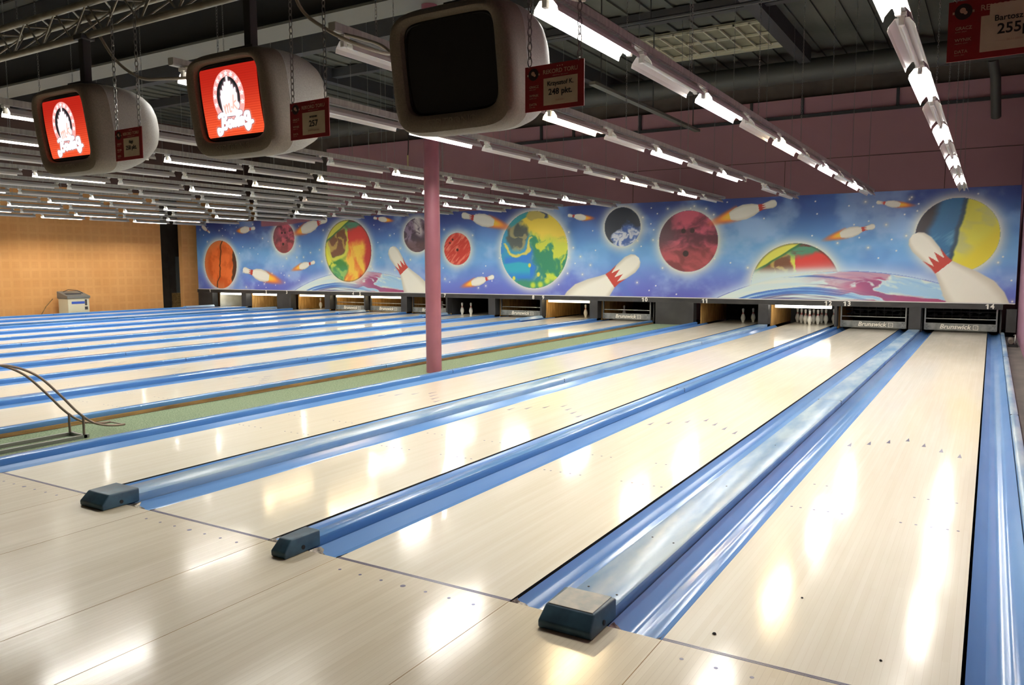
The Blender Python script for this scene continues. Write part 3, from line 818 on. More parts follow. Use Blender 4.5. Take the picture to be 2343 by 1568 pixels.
WB = 1.06 / 39
ARROW_ME = MB().add([(-.016, -.075, .0), (.016, -.075, .0), (0, .075, .0), (-.016, -.075, .0006), (.016, -.075, .0006), (0, .075, .0006)],
                    [(2, 1, 0), (3, 4, 5), (0, 1, 4, 3), (1, 2, 5, 4), (2, 0, 3, 5)]).mesh('aiming_arrow', M['ink'])
DOT_ME = MB().lathe([(.0085, 0), (.0085, .0006)], 10).mesh('marker_dot', M['ink'])
lb = MB().box(-HW, HW, 0.0, 19.3, -.12, 0.0)
lb.m = [1, 0, 1, 1, 1, 1]  # all faces but the top black: shade of the gutter gap put into colour
lane_me = lb.mesh('bowling_lane', [M['lane'], M['gap']])
foul_me = MB().box(-HW, HW, .001, .010, 0, .0007).box(-HW, HW, .013, .022, 0, .0007).mesh('foul_line', M['ink'])
for n in sorted(LANE, reverse=True):
    o = link('bowling_lane', lane_me, None, (LANE[n], 0, 0))
    tag(o, f'pale maple lane bed ending below the number {n} of the black band', 'bowling lane', 'lanes of the bowling hall')
    if n >= 9:
        for bds, yd in (((3, 5, 8, 11, 14), 2.14), ((4, 7, 10, 13), 2.75)):
            for bd in bds:
                for sd in (-1, 1): link('marker_dot', DOT_ME, o, (sd * (20 - bd) * WB, yd, 0))
    for i, yy in zip(range(-3, 4), (4.20, 4.34, 4.49, 4.65, 4.49, 4.34, 4.20)):
        link('aiming_arrow', ARROW_ME, o, (i * 5 * WB, yy, 0))
    link('foul_line', foul_me, o)

def gutter_mesh(w, s):
    """runs from the lane edge (x=0) outwards to x=s*w"""
    prof = []
    gap = .014 if s > 0 else .004
    N = 14
    for i in range(N + 1):
        t = i / N
        x = gap + t * (w - gap - .002)
        z = -.008 - .062 * math.sin(math.pi * min(1, t * 1.04)) ** .8 if 0 < t < 1 else (-.006 if t == 0 else -.004)
        z -= .006 if abs(t - .30) < .05 or abs(t - .72) < .05 else 0
        prof.append((x, z))
    pts = [(s * x, z) for x, z in prof] + [(s * x, z - .012) for x, z in reversed(prof)]
    return MB().extrude_y(pts, .006, 17.9, ys=[.006, 9.0, 17.9]).mesh('gutter', M['gutter'], smooth=True)

def foil_mesh(w, s, seed):
    r = random.Random(seed); m = MB()
    N = 16; vs = []; fs = []
    for i in range(N + 1):
        t = i / N; x = s * (.01 + t * (w - .02))
        zc = -.008 - .06 * math.sin(math.pi * t) ** .8
        for j, yy in enumerate((.004, .04, .075)):
            vs.append((x, yy + r.uniform(-.02, .025) * (j > 0), zc + .005 + (r.uniform(0, .006) if j < 2 else 0)))
    for i in range(N):
        for j in range(2):
            a = i * 3 + j; fs.append((a, a + 1, a + 4, a + 3))
    vs2 = [(x, y, z - .003) for x, y, z in vs]; k = len(vs)
    m.add(vs + vs2, fs + [tuple(q + k for q in reversed(f)) for f in fs])
    return m.mesh('foil_strip', M['foil'])

SIDE = {}
def side_name(n, s):
    if n == 14 and s > 0: return 'pink right wall'
    if n == 1 and s < 0: return 'orange wall'
    if (n, s) in ((11, -1), (10, 1)): return 'green carpet'
    if (n, s) in ((3, -1), (2, 1)): return 'dark strip between lanes'
    return f'lane {n + s}'
WIDE = {(13, 14), (11, 12), (9, 10), (7, 8), (5, 6), (3, 4), (1, 2)}
_gm = {}
for n in sorted(LANE, reverse=True):
    for s in (1, -1):
        lo, hi = (n, n + 1) if s > 0 else (n - 1, n)
        if (lo, hi) in WIDE: w = (.734 - .24) / 2
        elif (n, s) == (14, 1): w = .25
        elif (n, s) in ((11, -1), (10, 1)): w = .238
        elif (n, s) in ((3, -1), (2, 1), (1, -1)): w = .225
        else: w = (.531 - .10) / 2
        key = (round(w, 3), s)
        if key not in _gm: _gm[key] = gutter_mesh(w, s)
        o = link('gutter', _gm[key], None, (edge_of(n, s), 0, 0))
        nm = side_name(n, s)
        tag(o, f'blue gutter of lane {n} beside ' + (nm if nm.startswith('lane') else 'the ' + nm), 'gutter', 'blue lane gutters')
        if n >= 11:
            link('foil_strip', foil_mesh(w, s, n * 2 + s), o)

def cap_profile(w, top=.055):
    h = w / 2
    b = min(.018, h * .5)
    return [(-h, -.11), (-h + .004, top - .03), (-h - .0, top - .02), (-h + .003, top - .006), (-h + b, top),
            (h - b, top), (h - .003, top - .006), (h, top - .02), (h - .004, top - .03), (h, -.11)]

def make_cap(name, x, w, label, top_mat, block=None, guard=False, screws=False):
    t = thing(name, label, 'lane capping', (x, 0, 0), 0, 'cappings between the lanes')
    MB().extrude_y(cap_profile(w), .06, 17.12).build('capping', top_mat, t, smooth=True)
    for yj in ((6.15, 11.9) if x > -9.5 else (5.2, 11.0)):
        MB().box(-w / 2 - .0006, w / 2 + .0006, yj, yj + .006, .015, .0556).build('joint', M['gap'], t)
    h = w / 2 + .006
    if block:
        m = MB()
        zf, zt = .062, .092
        y0, y1 = -.165, .092
        m.add([(-h, y0 + .004, .001), (h, y0 + .004, .001), (h, y1, .001), (-h, y1, .001),
               (-h, y0, zf * .55), (h, y0, zf * .55), (-h, y1, zt), (h, y1, zt), (-h + .012, y0 + .055, zt), (h - .012, y0 + .055, zt)],
              [(3, 2, 1, 0), (0, 1, 5, 4), (4, 5, 9, 8), (8, 9, 7, 6), (1, 2, 7, 9, 5), (3, 0, 4, 8, 6), (2, 3, 6, 7)])
        m.build('end_block', M['block'], t, smooth=True, bevel=.009, seg=3)
        MB().tube([(h + .0008, -.035, .03), (h - .01, -.035, .03)], .012, 14).build('hole', M['gap'], t)
        if block == 'plate':
            MB().box(-h + .022, h - .022, y0 + .06, y1 - .004, zt - .001, zt + .0025).build('top_plate', M['cap_plate'], t, bevel=.001)
    if screws:
        for sx, sy in ((-.07, .22), (.08, .2), (-.06, 1.0), (.07, .97), (.0, 2.2), (.0, 3.6)):
            MB().lathe([(.0055, 0), (.0055, .0015), (.003, .0022)], 10, (sx, sy, .055)).build('screw', M['gap'], t)
    if guard:
        g = MB().extrude_y([(-h - .06, .02), (-h - .01, .085), (h + .01, .085), (h + .06, .02), (h + .05, .012), (-h - .05, .012)], 15.85, 17.1)
        g.build('end_guard', M['cap_worn'], t)
    return t

def mid(a, b): return (edge_of(a, 1) + edge_of(b, -1)) / 2
CAPX = {}
for a, b in ((13, 14), (11, 12), (9, 10), (7, 8), (5, 6), (3, 4), (1, 2)):
    CAPX[(a, b)] = mid(a, b)
    make_cap('capping_strip', mid(a, b), .24, f'wide blue capping between lanes {a} and {b}' + (' with worn pale top and dark end block' if b >= 14 else ' with dark petrol end block' if b >= 12 else ''),
             M['cap_worn'] if b >= 12 else M['cap'], 'plate' if b == 14 else 'block', guard=False, screws=b == 14)
for a, b in ((12, 13), (8, 9), (6, 7), (4, 5)):
    CAPX[(a, b)] = mid(a, b)
    make_cap('capping_strip', mid(a, b), .10, f'narrow blue capping between lanes {a} and {b}' + (' with small petrol end block' if b == 13 else ''), M['cap'], 'block', guard=b < 13)
make_cap('capping_strip', -6.0, .10, 'blue capping along the green carpet beside lane 11', M['cap'], 'block')
t = make_cap('capping_strip', -7.23, .10, 'blue capping along the green carpet beside lane 10', M['cap'], 'block')
MB().box(.052, .078, .06, 17.1, -.03, .006).build('timber_edge', M['old_wood'], t)
make_cap('capping_strip', -20.806, .10, 'blue capping of lane 3 along the dark strip beside lane 2', M['cap'], None)
make_cap('capping_strip', -21.644, .10, 'blue capping of lane 2 along the dark strip beside lane 3', M['cap'], None, guard=True)
make_cap('capping_strip', -25.05, .10, 'outermost blue capping beside lane 1 near the orange wall', M['cap'], None, guard=True)
make_cap('capping_strip', .815, .07, 'outermost pale blue capping beside lane 14 along the pink wall', M['cap_worn'], None)
tag(MB().box(-7.14, -6.052, .0, 17.1, -.12, -.03).build('carpet_strip', M['carpet']), 'green carpet strip between lanes 10 and 11 with the pink pillar on it', 'carpet')
structure(MB().box(-21.6, -20.85, 0, 17.1, -.12, -.06).build('floor_strip', M['subfloor']))

# ------------------------------------------------------------------ mural and the black band with lane numbers
MX0, MX1, MZ0, MZ1 = -25.95, 1.02, .69, 3.20
nx = 1700
tt = np.linspace(0, 1, nx)
xs = MX0 + (MX1 - MX0) * (1.28 * tt - .28 * tt * tt)
zs = np.linspace(MZ0, MZ1, 205)
mu = thing('mural', 'long printed banner of planets and flying bowling pins above the lane ends', 'mural', (0, YM - .031, 0))
link('banner', grid_mesh('banner', xs, zs, lambda X, Z: -.004 * np.sin(X * 1.3) * np.sin(Z * 2.0) - .004, paint_mural, M['mural']), mu)
MB().box(MX0, MX1, .006, .03, MZ0, MZ1).build('backing_board', M['dark_wall'], mu)
MB().box(MX0, MX1, -.016, .005, MZ0 - .022, MZ0 - .002).build('bottom_strip', M['white_metal'], mu)
fa = thing('fascia_band', 'black band below the mural carrying white lane numbers', 'fascia', (0, YM, 0))
MB().box(-26.0, .80, -.05, -.012, .545, .668).build('board', M['fascia'], fa)
NUMX = {1: -25.24, 2: -22.13, 3: -21.07, 4: -17.9, 5: -17.59, 6: -14.42, 7: -14.08, 8: -10.89, 9: -10.56, 10: -7.43, 11: -5.77, 12: -2.76, 13: -2.34, 14: .56}
def number_mesh(n):
    ds = str(n); m = MB()
    for i, d in enumerate(ds):
        xo = (i - (len(ds) - 1) / 2) * .088
        if d == '1':
            k = [(-.014, -.053), (.016, -.053), (.016, .053), (-.010, .053), (-.040, .034), (-.040, .016), (-.014, .028)]
            m.add([(xo + x, -.002, z) for x, z in k] + [(xo + x, .002, z) for x, z in k],
                  [tuple(range(7))] + [tuple(range(13, 6, -1))] + [(q, q + 7, (q + 1) % 7 + 7, (q + 1) % 7) for q in range(7)])
        else:
            t = text_mesh('digit', d, .150, M['white_ink'], .004, .030)
            m.add([(xo + v.co.x, v.co.y, v.co.z) for v in t.vertices], [tuple(p.vertices) for p in t.polygons])
            bpy.data.meshes.remove(t)
    return m.mesh('lane_number', M['white_ink'])
for n, x in NUMX.items():
    link('lane_number', number_mesh(n), fa, (x, -.0525, .606))

# ------------------------------------------------------------------ posts below the band
def post(x0, x1, y0, y1, label, mat=None):
    return tag(MB().box(x0, x1, y0, y1, -.12 if x1 - x0 > .3 else .056, .56).build('front_panel', mat or M['black'], bevel=.004), label, 'panel', 'black panels under the lane numbers')
for (a, b) in WIDE:
    x = CAPX[(a, b)]
    post(x - .125, x + .125, YM - .055, YM + .30, f'black front panel between the pin decks of lanes {a} and {b}')
for (a, b) in ((12, 13), (8, 9), (6, 7), (4, 5)):
    x = CAPX[(a, b)]
    post(x - .03, x + .03, YM - .04, YM + .25, f'thin black post between the pin decks of lanes {a} and {b}')
post(-7.12, -6.07, YM - .055, YM + .2, 'broad black panel closing the carpet end between lanes 10 and 11')
post(-21.58, -20.87, YM - .055, YM + .2, 'broad black panel between the pin decks of lanes 2 and 3')
post(-25.95, -25.12, YM - .055, YM + .2, 'black panel beside the pin deck of lane 1 next to the orange wall')
o = post(.87, 1.06, YM - .04, YM + .2, 'dark panel beside the pin deck of lane 14 next to the pink wall')

# ------------------------------------------------------------------ pinsetters and pins
def make_pinsetter(n, wood_l, wood_r, back, sweep=None, lamp=None, racks=False, glow=None):
    c = LANE[n]
    t = thing('pinsetter', f'pin deck housing under number {n} ' + ({'low': 'with a grey lettered sweep board lowered', None: 'open without a lowered board'}[sweep]), 'pinsetter', (c, YM + .12, 0), 0, 'pin deck housings')
    for s, wd in ((-1, wood_l), (1, wood_r)):
        x0 = s * .76 if s > 0 else -.79
        MB().box(x0, x0 + .03, .10, 2.5, -.002, .62).build('kickback', wd, t)
    MB().box(-.76, .76, 2.38, 2.42, -.08, .62).build('pit_curtain', back, t)
    MB().box(-.76, .76, .1, 2.4, .60, .63).build('top_cover', M['black_dark'], t)
    if sweep:
        b = MB().box(-.70, .70, .03, .06, .045, .205).build('sweep_board', M['sweep'], t, bevel=.004)
        link('lettering', text_mesh('lettering', 'Brunswick', .145, M['white_ink'], .003, .014, shear=.25), b, (-.02 if n != 14 else -.1, .028, .125))
        lg = MB().box(.335, .345, .026, .029, .07, .17).box(.335, .435, .026, .029, .07, .08).box(.335, .435, .026, .029, .16, .17).box(.425, .435, .026, .029, .07, .17).box(.365, .405, .026, .029, .115, .125)
        lo = lg.build('logo', M['white_ink'], b)
        if n == 14: lo.location.x = -.08
        for i, (sx, sz) in enumerate(((-.66, .08), (-.63, .12), (-.66, .16), (.64, .08), (.66, .13), (.63, .17))):
            MB().tube([(sx, .031, sz), (sx, .026, sz)], .007, 8).build('rivet', M['gap'], b)
        MB().tube([(-.70, .10, .30), (.70, .10, .30)], .012, 8).build('sweep_rail', M['steel'], t)
        for s in (-1, 1):
            MB().box(s * .70 - .015, s * .70 + .015, .04, .1, .05, .58).build('sweep_arm', M['steel'], t)
    if lamp:
        MB().box(-.66, .66, .05, .10, .470, .535).build('pin_lamp', lamp, t)
        MB().box(-.68, .68, .03, .14, .536, .560).build('lamp_housing', M['black_dark'], t)
    if racks:
        m = MB()
        for i in range(7):
            x = -.55 + i * .18
            m.lathe([(.02, 0), (.055, .02), (.055, .05), (.02, .06)], 10, (x, .85 + .1 * (i % 2), .32 + .03 * (i % 3)))
            m.box(x - .008, x + .008, .7, .72, .28, .6)
        m.box(-.7, .7, .72, .76, .42, .45).box(-.7, .7, .95, .98, .3, .33)
        m.build('pin_elevator', M['beam_dark'], t)
    return t
WP, BK, BD = M['wood_panel'], M['black'], M['black_dark']
make_pinsetter(14, BK, BK, BD, 'low', None, True)
make_pinsetter(13, WP, BK, BD, 'low', None, True)
make_pinsetter(12, WP, BK, M['black'], None, M['pin_lamp'])
make_pinsetter(11, WP, BK, BD, None, None)
make_pinsetter(10, WP, BK, BD, 'low', None)
make_pinsetter(9, WP, BK, BD, None, M['pin_lamp_warm'])
make_pinsetter(8, WP, BK, BD, 'low', None)
make_pinsetter(7, BK, WP, BD, None, None)
make_pinsetter(6, WP, WP, BD, 'low', None)
make_pinsetter(5, WP, WP, WP, 'low', M['pin_lamp_warm'])
make_pinsetter(4, WP, WP, BD, 'low', M['pin_lamp_warm'])
make_pinsetter(3, WP, WP, BD, None, M['pin_lamp_warm'])
make_pinsetter(2, WP, WP, M['curtain'], None, M['pin_lamp'])
make_pinsetter(1, M['curtain'], M['curtain'], M['curtain'], None, M['pin_lamp'])

PINP = [(.0258, 0), (.030, .008), (.0405, .05), (.0600, .10), (.0605, .118), (.0585, .14), (.050, .18), (.037, .215), (.028, .235), (.0235, .255),
        (.0233, .27), (.0262, .30), (.0315, .33), (.0323, .345), (.0300, .362), (.022, .375), (.010, .3808)]
def pin_parts():
    m = MB().lathe(PINP, 20).mesh('bowling_pin', M['pin_white'], smooth=True)
    s = MB()
    for z0, z1 in ((.226, .240), (.252, .268)):
        zz = [z0 + (z1 - z0) * i / 3 for i in range(4)]
        s.lathe([(float(np.interp(z, [p[1] for p in PINP], [p[0] for p in PINP])) + .0007, z) for z in zz], 20)
    return m, s.mesh('stripe', M['pin_red'], smooth=True)
PIN_ME, STRIPE_ME = pin_parts()
def put_pin(x, y, label, group, z=0.0, tilt=0.0):
    o = link('bowling_pin', PIN_ME, None, (x, y, z))
    if tilt: o.rotation_euler = (tilt, 0, 0)
    tag(o, label, 'bowling pin', group)
    link('stripe', STRIPE_ME, o)
    return o
r3 = .3048 * math.sqrt(3) / 2
names = ['head pin at the front of the full rack', 'second row pin on the lane 11 side of the rack', 'second row pin on the lane 13 side of the rack',
         'third row pin on the lane 11 side of the rack', 'middle pin of the third row of the rack', 'third row pin on the lane 13 side of the rack',
         'back row corner pin on the lane 11 side', 'back row pin next to the lane 11 side corner', 'back row pin next to the lane 13 side corner', 'back row corner pin on the lane 13 side']
k = 0
for row in range(4):
    for j in range(row + 1):
        put_pin(LANE[12] + (j - row / 2) * .3048, 18.29 + row * r3, f'white pin under number 12, {names[k]}', 'pins of the full rack on lane 12')
        k += 1
put_pin(LANE[11] + .10, 18.29, 'front one of the white pins in the dark deck under number 11', 'pins standing on lane 11')
put_pin(LANE[11] + .4572, 18.29 + 3 * r3, 'rear pin nearest the black panel in the dark deck under number 11', 'pins standing on lane 11')
put_pin(LANE[11] + .30, 18.29 + r3, 'middle one of the three white pins under number 11', 'pins standing on lane 11')
put_pin(LANE[10] - .4572, 18.29, 'single white pin behind the black panel at the edge of lane 10', 'pins standing on lane 10')
put_pin(LANE[9] + .10, 18.29, 'single bright white pin under the lamp of lane 9', 'pins standing on lane 9')
for i, (dx, dy) in enumerate(((-.52, 0), (-.22, .05))):
    put_pin(LANE[7] + dx, 17.62 + dy, ['white pin nearest the pillar under number 7', 'white pin second from the pillar under number 7'][i], 'pins standing on lane 7')
for i, (dx, dy) in enumerate(((-.20, 0), (-.05, r3))):
    put_pin(LANE[6] + dx, 18.29 + dy, ['front white pin on the deck of lane 6 beside the pillar', 'rear white pin on the deck of lane 6 beside the pillar'][i], 'pins standing on lane 6')
for i in range(4):
    put_pin(LANE[5] + .02 + .12 * i, 18.35 + .05 * i, f'white pin hanging in the setter above lane 5, {ORD[i]} in its row', 'pins hanging above lane 5', z=.20)
put_pin(LANE[4] - .1, 18.4, 'single white pin behind the sweep board of lane 4', 'pins standing on lane 4')
for i in range(4):
    put_pin(LANE[3] - .55 + .17 * i, 18.29 + .14 * i, f'white pin in the slanting row on lane 3, {ORD[i]} from the dark panel', 'pins standing on lane 3')
for i in range(3):
    put_pin(LANE[2] - .2 + .2 * i, 18.29 + .26 * i, f'white pin on the bright deck of lane 2, {ORD[i]} in the row', 'pins standing on lane 2')

# ------------------------------------------------------------------ light rows
ROWX = {14: -.02, 13: -1.82, 12: -3.45, 11: -5.22, 10: -8.02, 9: -9.75, 8: -11.435, 7: -13.28, 6: -14.95, 5: -16.75, 4: -18.45, 3: -20.25, 2: -22.65, 1: -24.45}
LZ = 3.05               # lower edge of the reflectors
Y0, PITCH = 1.36, 1.53
LIT = {14: {0: 'c', 2: 'c', 4: 'c', 6: 'c', 8: 'c'}, 13: {0: 'c', 2: 'c', 4: 'w', 6: 'c', 8: 'c'}, 12: {2: 'w', 4: 'c', 6: 'c', 7: 'x'},
       11: {0: 'c', 2: 'c', 6: 'w', 8: 'c'}, 10: {0: 'c', 4: 'c', 8: 'c'}, 9: {0: 'c', 2: 'c', 4: 'w', 6: 'c', 8: 'c'},
       8: {0: 'c', 4: 'w', 6: 'c', 8: 'c'}, 7: {0: 'c', 2: 'c', 4: 'c', 6: 'd', 8: 'c'}, 6: {0: 'c'}, 5: {0: 'c', 2: 'c', 4: 'c', 6: 'c', 8: 'c'},
       4: {0: 'c', 2: 'c', 4: 'c', 6: 'c'}, 3: {0: 'c', 2: 'c', 4: 'c', 6: 'c', 8: 'c'}, 2: {0: 'c', 2: 'c', 4: 'c', 6: 'c', 8: 'c'}, 1: {0: 'c', 2: 'c', 4: 'c', 6: 'c', 8: 'c'}}

# a hanging chain as alternating links
def chain_mesh(length, wire=.0022, link_h=.034, link_w=.016, name='chain'):
    m = MB(); n = max(2, int(length / (link_h * .78)))
    ring = [(link_w / 2 * math.cos(a), link_h / 2 * math.sin(a)) for a in [2 * math.pi * i / 8 for i in range(8)]]
    for i in range(n):
        zc = -i * link_h * .78
        vs = []; fs = []
        for j, (a, b) in enumerate(ring):
            nx_, nz_ = a / (link_w / 2), b / (link_h / 2)
            for da, db in ((1, 0), (0, 1), (-1, 0), (0, -1)):
                rad = wire * da
                p = (a + nx_ * rad, wire * db, zc + b + nz_ * rad)
                vs.append(p if i % 2 == 0 else (p[1], p[0], p[2]))
        for j in range(8):
            for q in range(4):
                fs.append((j * 4 + q, j * 4 + (q + 1) % 4, ((j + 1) % 8) * 4 + (q + 1) % 4, ((j + 1) % 8) * 4 + q))
        m.add(vs, fs)
    return m.mesh(name, M['chain'], smooth=True)
CHAIN_ME = chain_mesh(ZC - .07 - 3.215)

# one fixture: a white trough reflector with a tube, two holders
def reflector_mesh():
    m = MB(); t = .0025
    prof = [(-.086, 0.0), (-.079, .030), (-.042, .078), (.042, .078), (.079, .030), (.086, 0.0)]
    inner = [(x * (1 - t / .1) if abs(x) > .05 else x, z - (t if z > .05 else -t * .2)) for x, z in prof]
    return m.extrude_y(prof + list(reversed(inner)), 0.0, 1.29).mesh('reflector', M['white_metal'])
REFL_ME = reflector_mesh()
def tube_mesh(mat):
    return MB().tube([(0, .02, .045), (0, 1.275, .045)], .0165, 12).mesh('tube', mat, smooth=True)
TUBE_ME = {'u': tube_mesh(M['tube_off']), 'c': tube_mesh(M['tube_cool']), 'w': tube_mesh(M['tube_warm']), 'd': tube_mesh(M['tube_off'])}
HOLD = MB().box(-.017, .017, -.022, .018, .025, .100).box(-.03, .03, -.03, .03, .082, .1095)
HOLD_ME = HOLD.mesh('lamp_holder', M['white_plastic'], bevel=.004)
RAIL_ME = MB().box(-.032, .032, -.12, 15.42, .118, .172).box(-.024, .024, -.12, 15.42, .110, .118).mesh('lighting_rail', M['rail'])
GLOW_ME = MB().tube([(0, .03, .045), (0, .09, .045)], .0175, 12).mesh('tube_end', M['tube_dying'], smooth=True)
KIND = {'c': 'lit cool white', 'w': 'lit warm yellowish', 'u': 'unlit white', 'd': 'nearly dead pinkish', 'x': 'bare lampless'}
for n in sorted(ROWX, reverse=True):
    x = ROWX[n]
    rail = link('lighting_rail', RAIL_ME, None, (x, Y0, LZ))
    tag(rail, f'long grey lighting rail hanging on chains above lane {n}', 'lighting rail', 'lighting rails over the lanes')
    for i in range(7):
        c = link('chain', CHAIN_ME, rail, ((-.03, .03)[i % 2] * 0.0, .35 + i * 2.36, ZC - .07 - LZ))
    if n <= 6: ks = range(2 if n > 4 else (3 if n > 2 else 4), 10)
    elif n >= 12: ks = range(0, 10)
    else: ks = range(0, 10)
    for k in ks:
        st = LIT[n].get(k, 'u')
        f = thing('strip_light', f'{KIND[st]} strip light, {ORD[k]} from the near end of the row above lane {n}', 'strip light', (x, Y0 + k * PITCH, LZ), 0, 'strip lights over the lanes')
        link('lamp_holder', HOLD_ME, f)
        link('lamp_holder', HOLD_ME, f, (0, 1.29, 0))
        if st == 'x': continue
        link('reflector', REFL_ME, f)
        link('tube', TUBE_ME[st], f)
        if st == 'd': link('tube_end', GLOW_ME, f)
for n in (6, 5, 4, 3, 2, 1):        # the nearer, out-of-picture ends of the far rows keep their light
    for k in range(0, 2 if n > 4 else (3 if n > 2 else 4)):
        if LIT[n].get(k) == 'c':
            f = thing('strip_light', f'lit cool white strip light, {ORD[k]} from the near end of the row above lane {n}', 'strip light', (ROWX[n], Y0 + k * PITCH, LZ), 0, 'strip lights over the lanes')
            link('reflector', REFL_ME, f); link('tube', TUBE_ME['c'], f)
            link('lamp_holder', HOLD_ME, f); link('lamp_holder', HOLD_ME, f, (0, 1.29, 0))

# ------------------------------------------------------------------ truss, monitors, record signs
TZ, TY = 3.165, .42
tr = thing('lighting_truss', 'aluminium lattice truss crossing above the monitors in the upper corner', 'truss', (0, TY, TZ))
for (y, z) in ((0, 0), (0, .22), (.20, .22)):
    MB().tube([(-9.5, y, z), (.95, y, z)], .025, 14).build('chord', M['truss'], tr, smooth=True)
m = MB()
N = 52
for i in range(N):
    xa = -9.4 + i * .2; xb = xa + .2
    zz = (0.0, .22) if i % 2 else (.22, 0.0)
    m.tube([(xa, 0, zz[0]), (xb, 0, zz[1])], .007, 6)
    yz = ((0, .0), (.2, .22)) if i % 2 else ((.2, .22), (0, .0))
    m.tube([(xa, *yz[0]), (xb, *yz[1])], .007, 6)
    yy = (0, .2) if i % 2 else (.2, 0)
    m.tube([(xa, yy[0], .22), (xb, yy[1], .22)], .007, 6)
m.build('lattice', M['truss'], tr, smooth=True)
for x in (-8.8, -6.1, -3.9, -.9):
    o = link('chain', CHAIN_ME, tr, (x, .1, ZC - .07 - TZ)); o.scale = (1, 1, (ZC - .07 - TZ - .22) / (ZC - .07 - 3.215))

def loop(hw, hh, y, p=5.0, n=64, zc=0.0, xc=0.0):
    out = []
    for i in range(n):
        a = 2 * math.pi * i / n
        c, s = math.cos(a), math.sin(a)
        out.append((xc + hw * math.copysign(abs(c) ** (2 / p), c), y, zc + hh * math.copysign(abs(s) ** (2 / p), s)))
    return out
def loft(loops, cap0=False, cap1=True):
    m = MB(); n = len(loops[0]); vs = [p for l in loops for p in l]; fs = []
    for i in range(len(loops) - 1):
        for k in range(n):
            a, b = i * n + k, i * n + (k + 1) % n
            fs.append((a, b, b + n, a + n))
    if cap0: fs.append(tuple(range(n - 1, -1, -1)))
    if cap1: fs.append(tuple(range((len(loops) - 1) * n, len(loops) * n)))
    return m.add(vs, fs)
BEZ_ME = loft([loop(.272, .222, .045, 7, zc=.022), loop(.276, .226, .012, 7, zc=.022), loop(.290, .238, .002, 6.5, zc=.018), loop(.318, .262, -.002, 6, zc=.004),
               loop(.340, .284, .006, 5.5), loop(.355, .298, .028, 5), loop(.362, .304, .07, 5), loop(.363, .305, .150, 5)], False, False).mesh('front_housing', M['tv_case'], smooth=True)
SHELL_ME = loft([loop(.3625, .3045, .151, 5), loop(.3605, .3025, .158, 5), loop(.361, .303, .165, 5), loop(.358, .300, .25, 4.6), loop(.348, .288, .34, 4.2, zc=.004), loop(.326, .266, .43, 3.8, zc=.01),
                 loop(.292, .236, .51, 3.4, zc=.016), loop(.245, .198, .58, 3.0, zc=.022), loop(.182, .148, .635, 2.7, zc=.028), loop(.10, .085, .668, 2.4, zc=.03), loop(.04, .034, .678, 2, zc=.03)]).mesh('rear_shell', M['tv_shell'], smooth=True)
def bulge(hw, hh, y0, dep):
    return lambda X, Z: y0 - dep * (1 - (X / hw) ** 2 * .5 - ((Z) / hh) ** 2 * .5)
def bulged(name, hw, hh, y0, dep, mat, nx_=30, nz_=24):
    m = MB(); vs = []; fs = []
    for j in range(nz_ + 1):
        for i in range(nx_ + 1):
            x, z = -hw + 2 * hw * i / nx_, -hh + 2 * hh * j / nz_
            vs.append((x, y0 - dep * (1 - (x / hw) ** 2 * .5 - (z / hh) ** 2 * .5), z))
    for j in range(nz_):
        for i in range(nx_):
            a = j * (nx_ + 1) + i; fs.append((a, a + 1, a + nx_ + 2, a + nx_ + 1))
    return m.add(vs, fs).mesh(name, mat, smooth=True)
RIM_ME = loft([loop(.278, .228, .046, 7, zc=.022), loop(.262, .212, .036, 8, zc=.022), loop(.255, .205, .050, 8, zc=.022)], False, False).mesh('screen_rim', M['tv_rim'], smooth=True)
GLASS_ME = bulged('screen', .268, .218, .048, .024, M['tv_glass'])
PIC_ME = grid_mesh('screen_picture', np.linspace(-.247, .247, 300), np.linspace(-.196, .196, 240), lambda X, Z: .045 - .024 * (1 - (X / .268) ** 2 * .5 - (Z / .218) ** 2 * .5),
                   lambda X, Z: paint_screen(X / .247, Z / .196), M['picture'])
BRAND_ME = text_mesh('lettering', 'STELTRONIC', .050, M['tv_case'], .006, .012)
TILT = math.radians(8)
def make_monitor(x, label, lit):
    t = thing('score_monitor', label, 'monitor', (x, .215, 2.475), 0, 'score monitors above the foul line')
    t.rotation_euler = (TILT, 0, 0)
    link('front_housing', BEZ_ME, t); link('rear_shell', SHELL_ME, t); link('screen_rim', RIM_ME, t)
    link('screen', GLASS_ME, t, (0, 0, .022))
    if lit: link('screen_picture', PIC_ME, t, (0, -.0015, .022))
    link('lettering', BRAND_ME, t, (0, .0005, -.243))
    # hanging post, upright although the case leans
    pl = link('hanging_post', MB().box(-.028, .028, -.028, .028, .27, .63).box(-.05, .05, -.05, .05, .60, .634).box(-.10, .10, -.08, .08, .262, .30).mesh('hanging_post', M['beam_dark'], bevel=.003), t)
    pl.rotation_euler = (-TILT, 0, 0); pl.location = (0, .20, .03)
    return t
make_monitor(-1.735, 'largest hanging monitor with a black switched-off screen', False)
make_monitor(-3.315, 'hanging monitor with a red lit screen beside the sign reading 257', True)
make_monitor(-5.03, 'smallest hanging monitor with a red lit screen beside the sign reading 258', True)

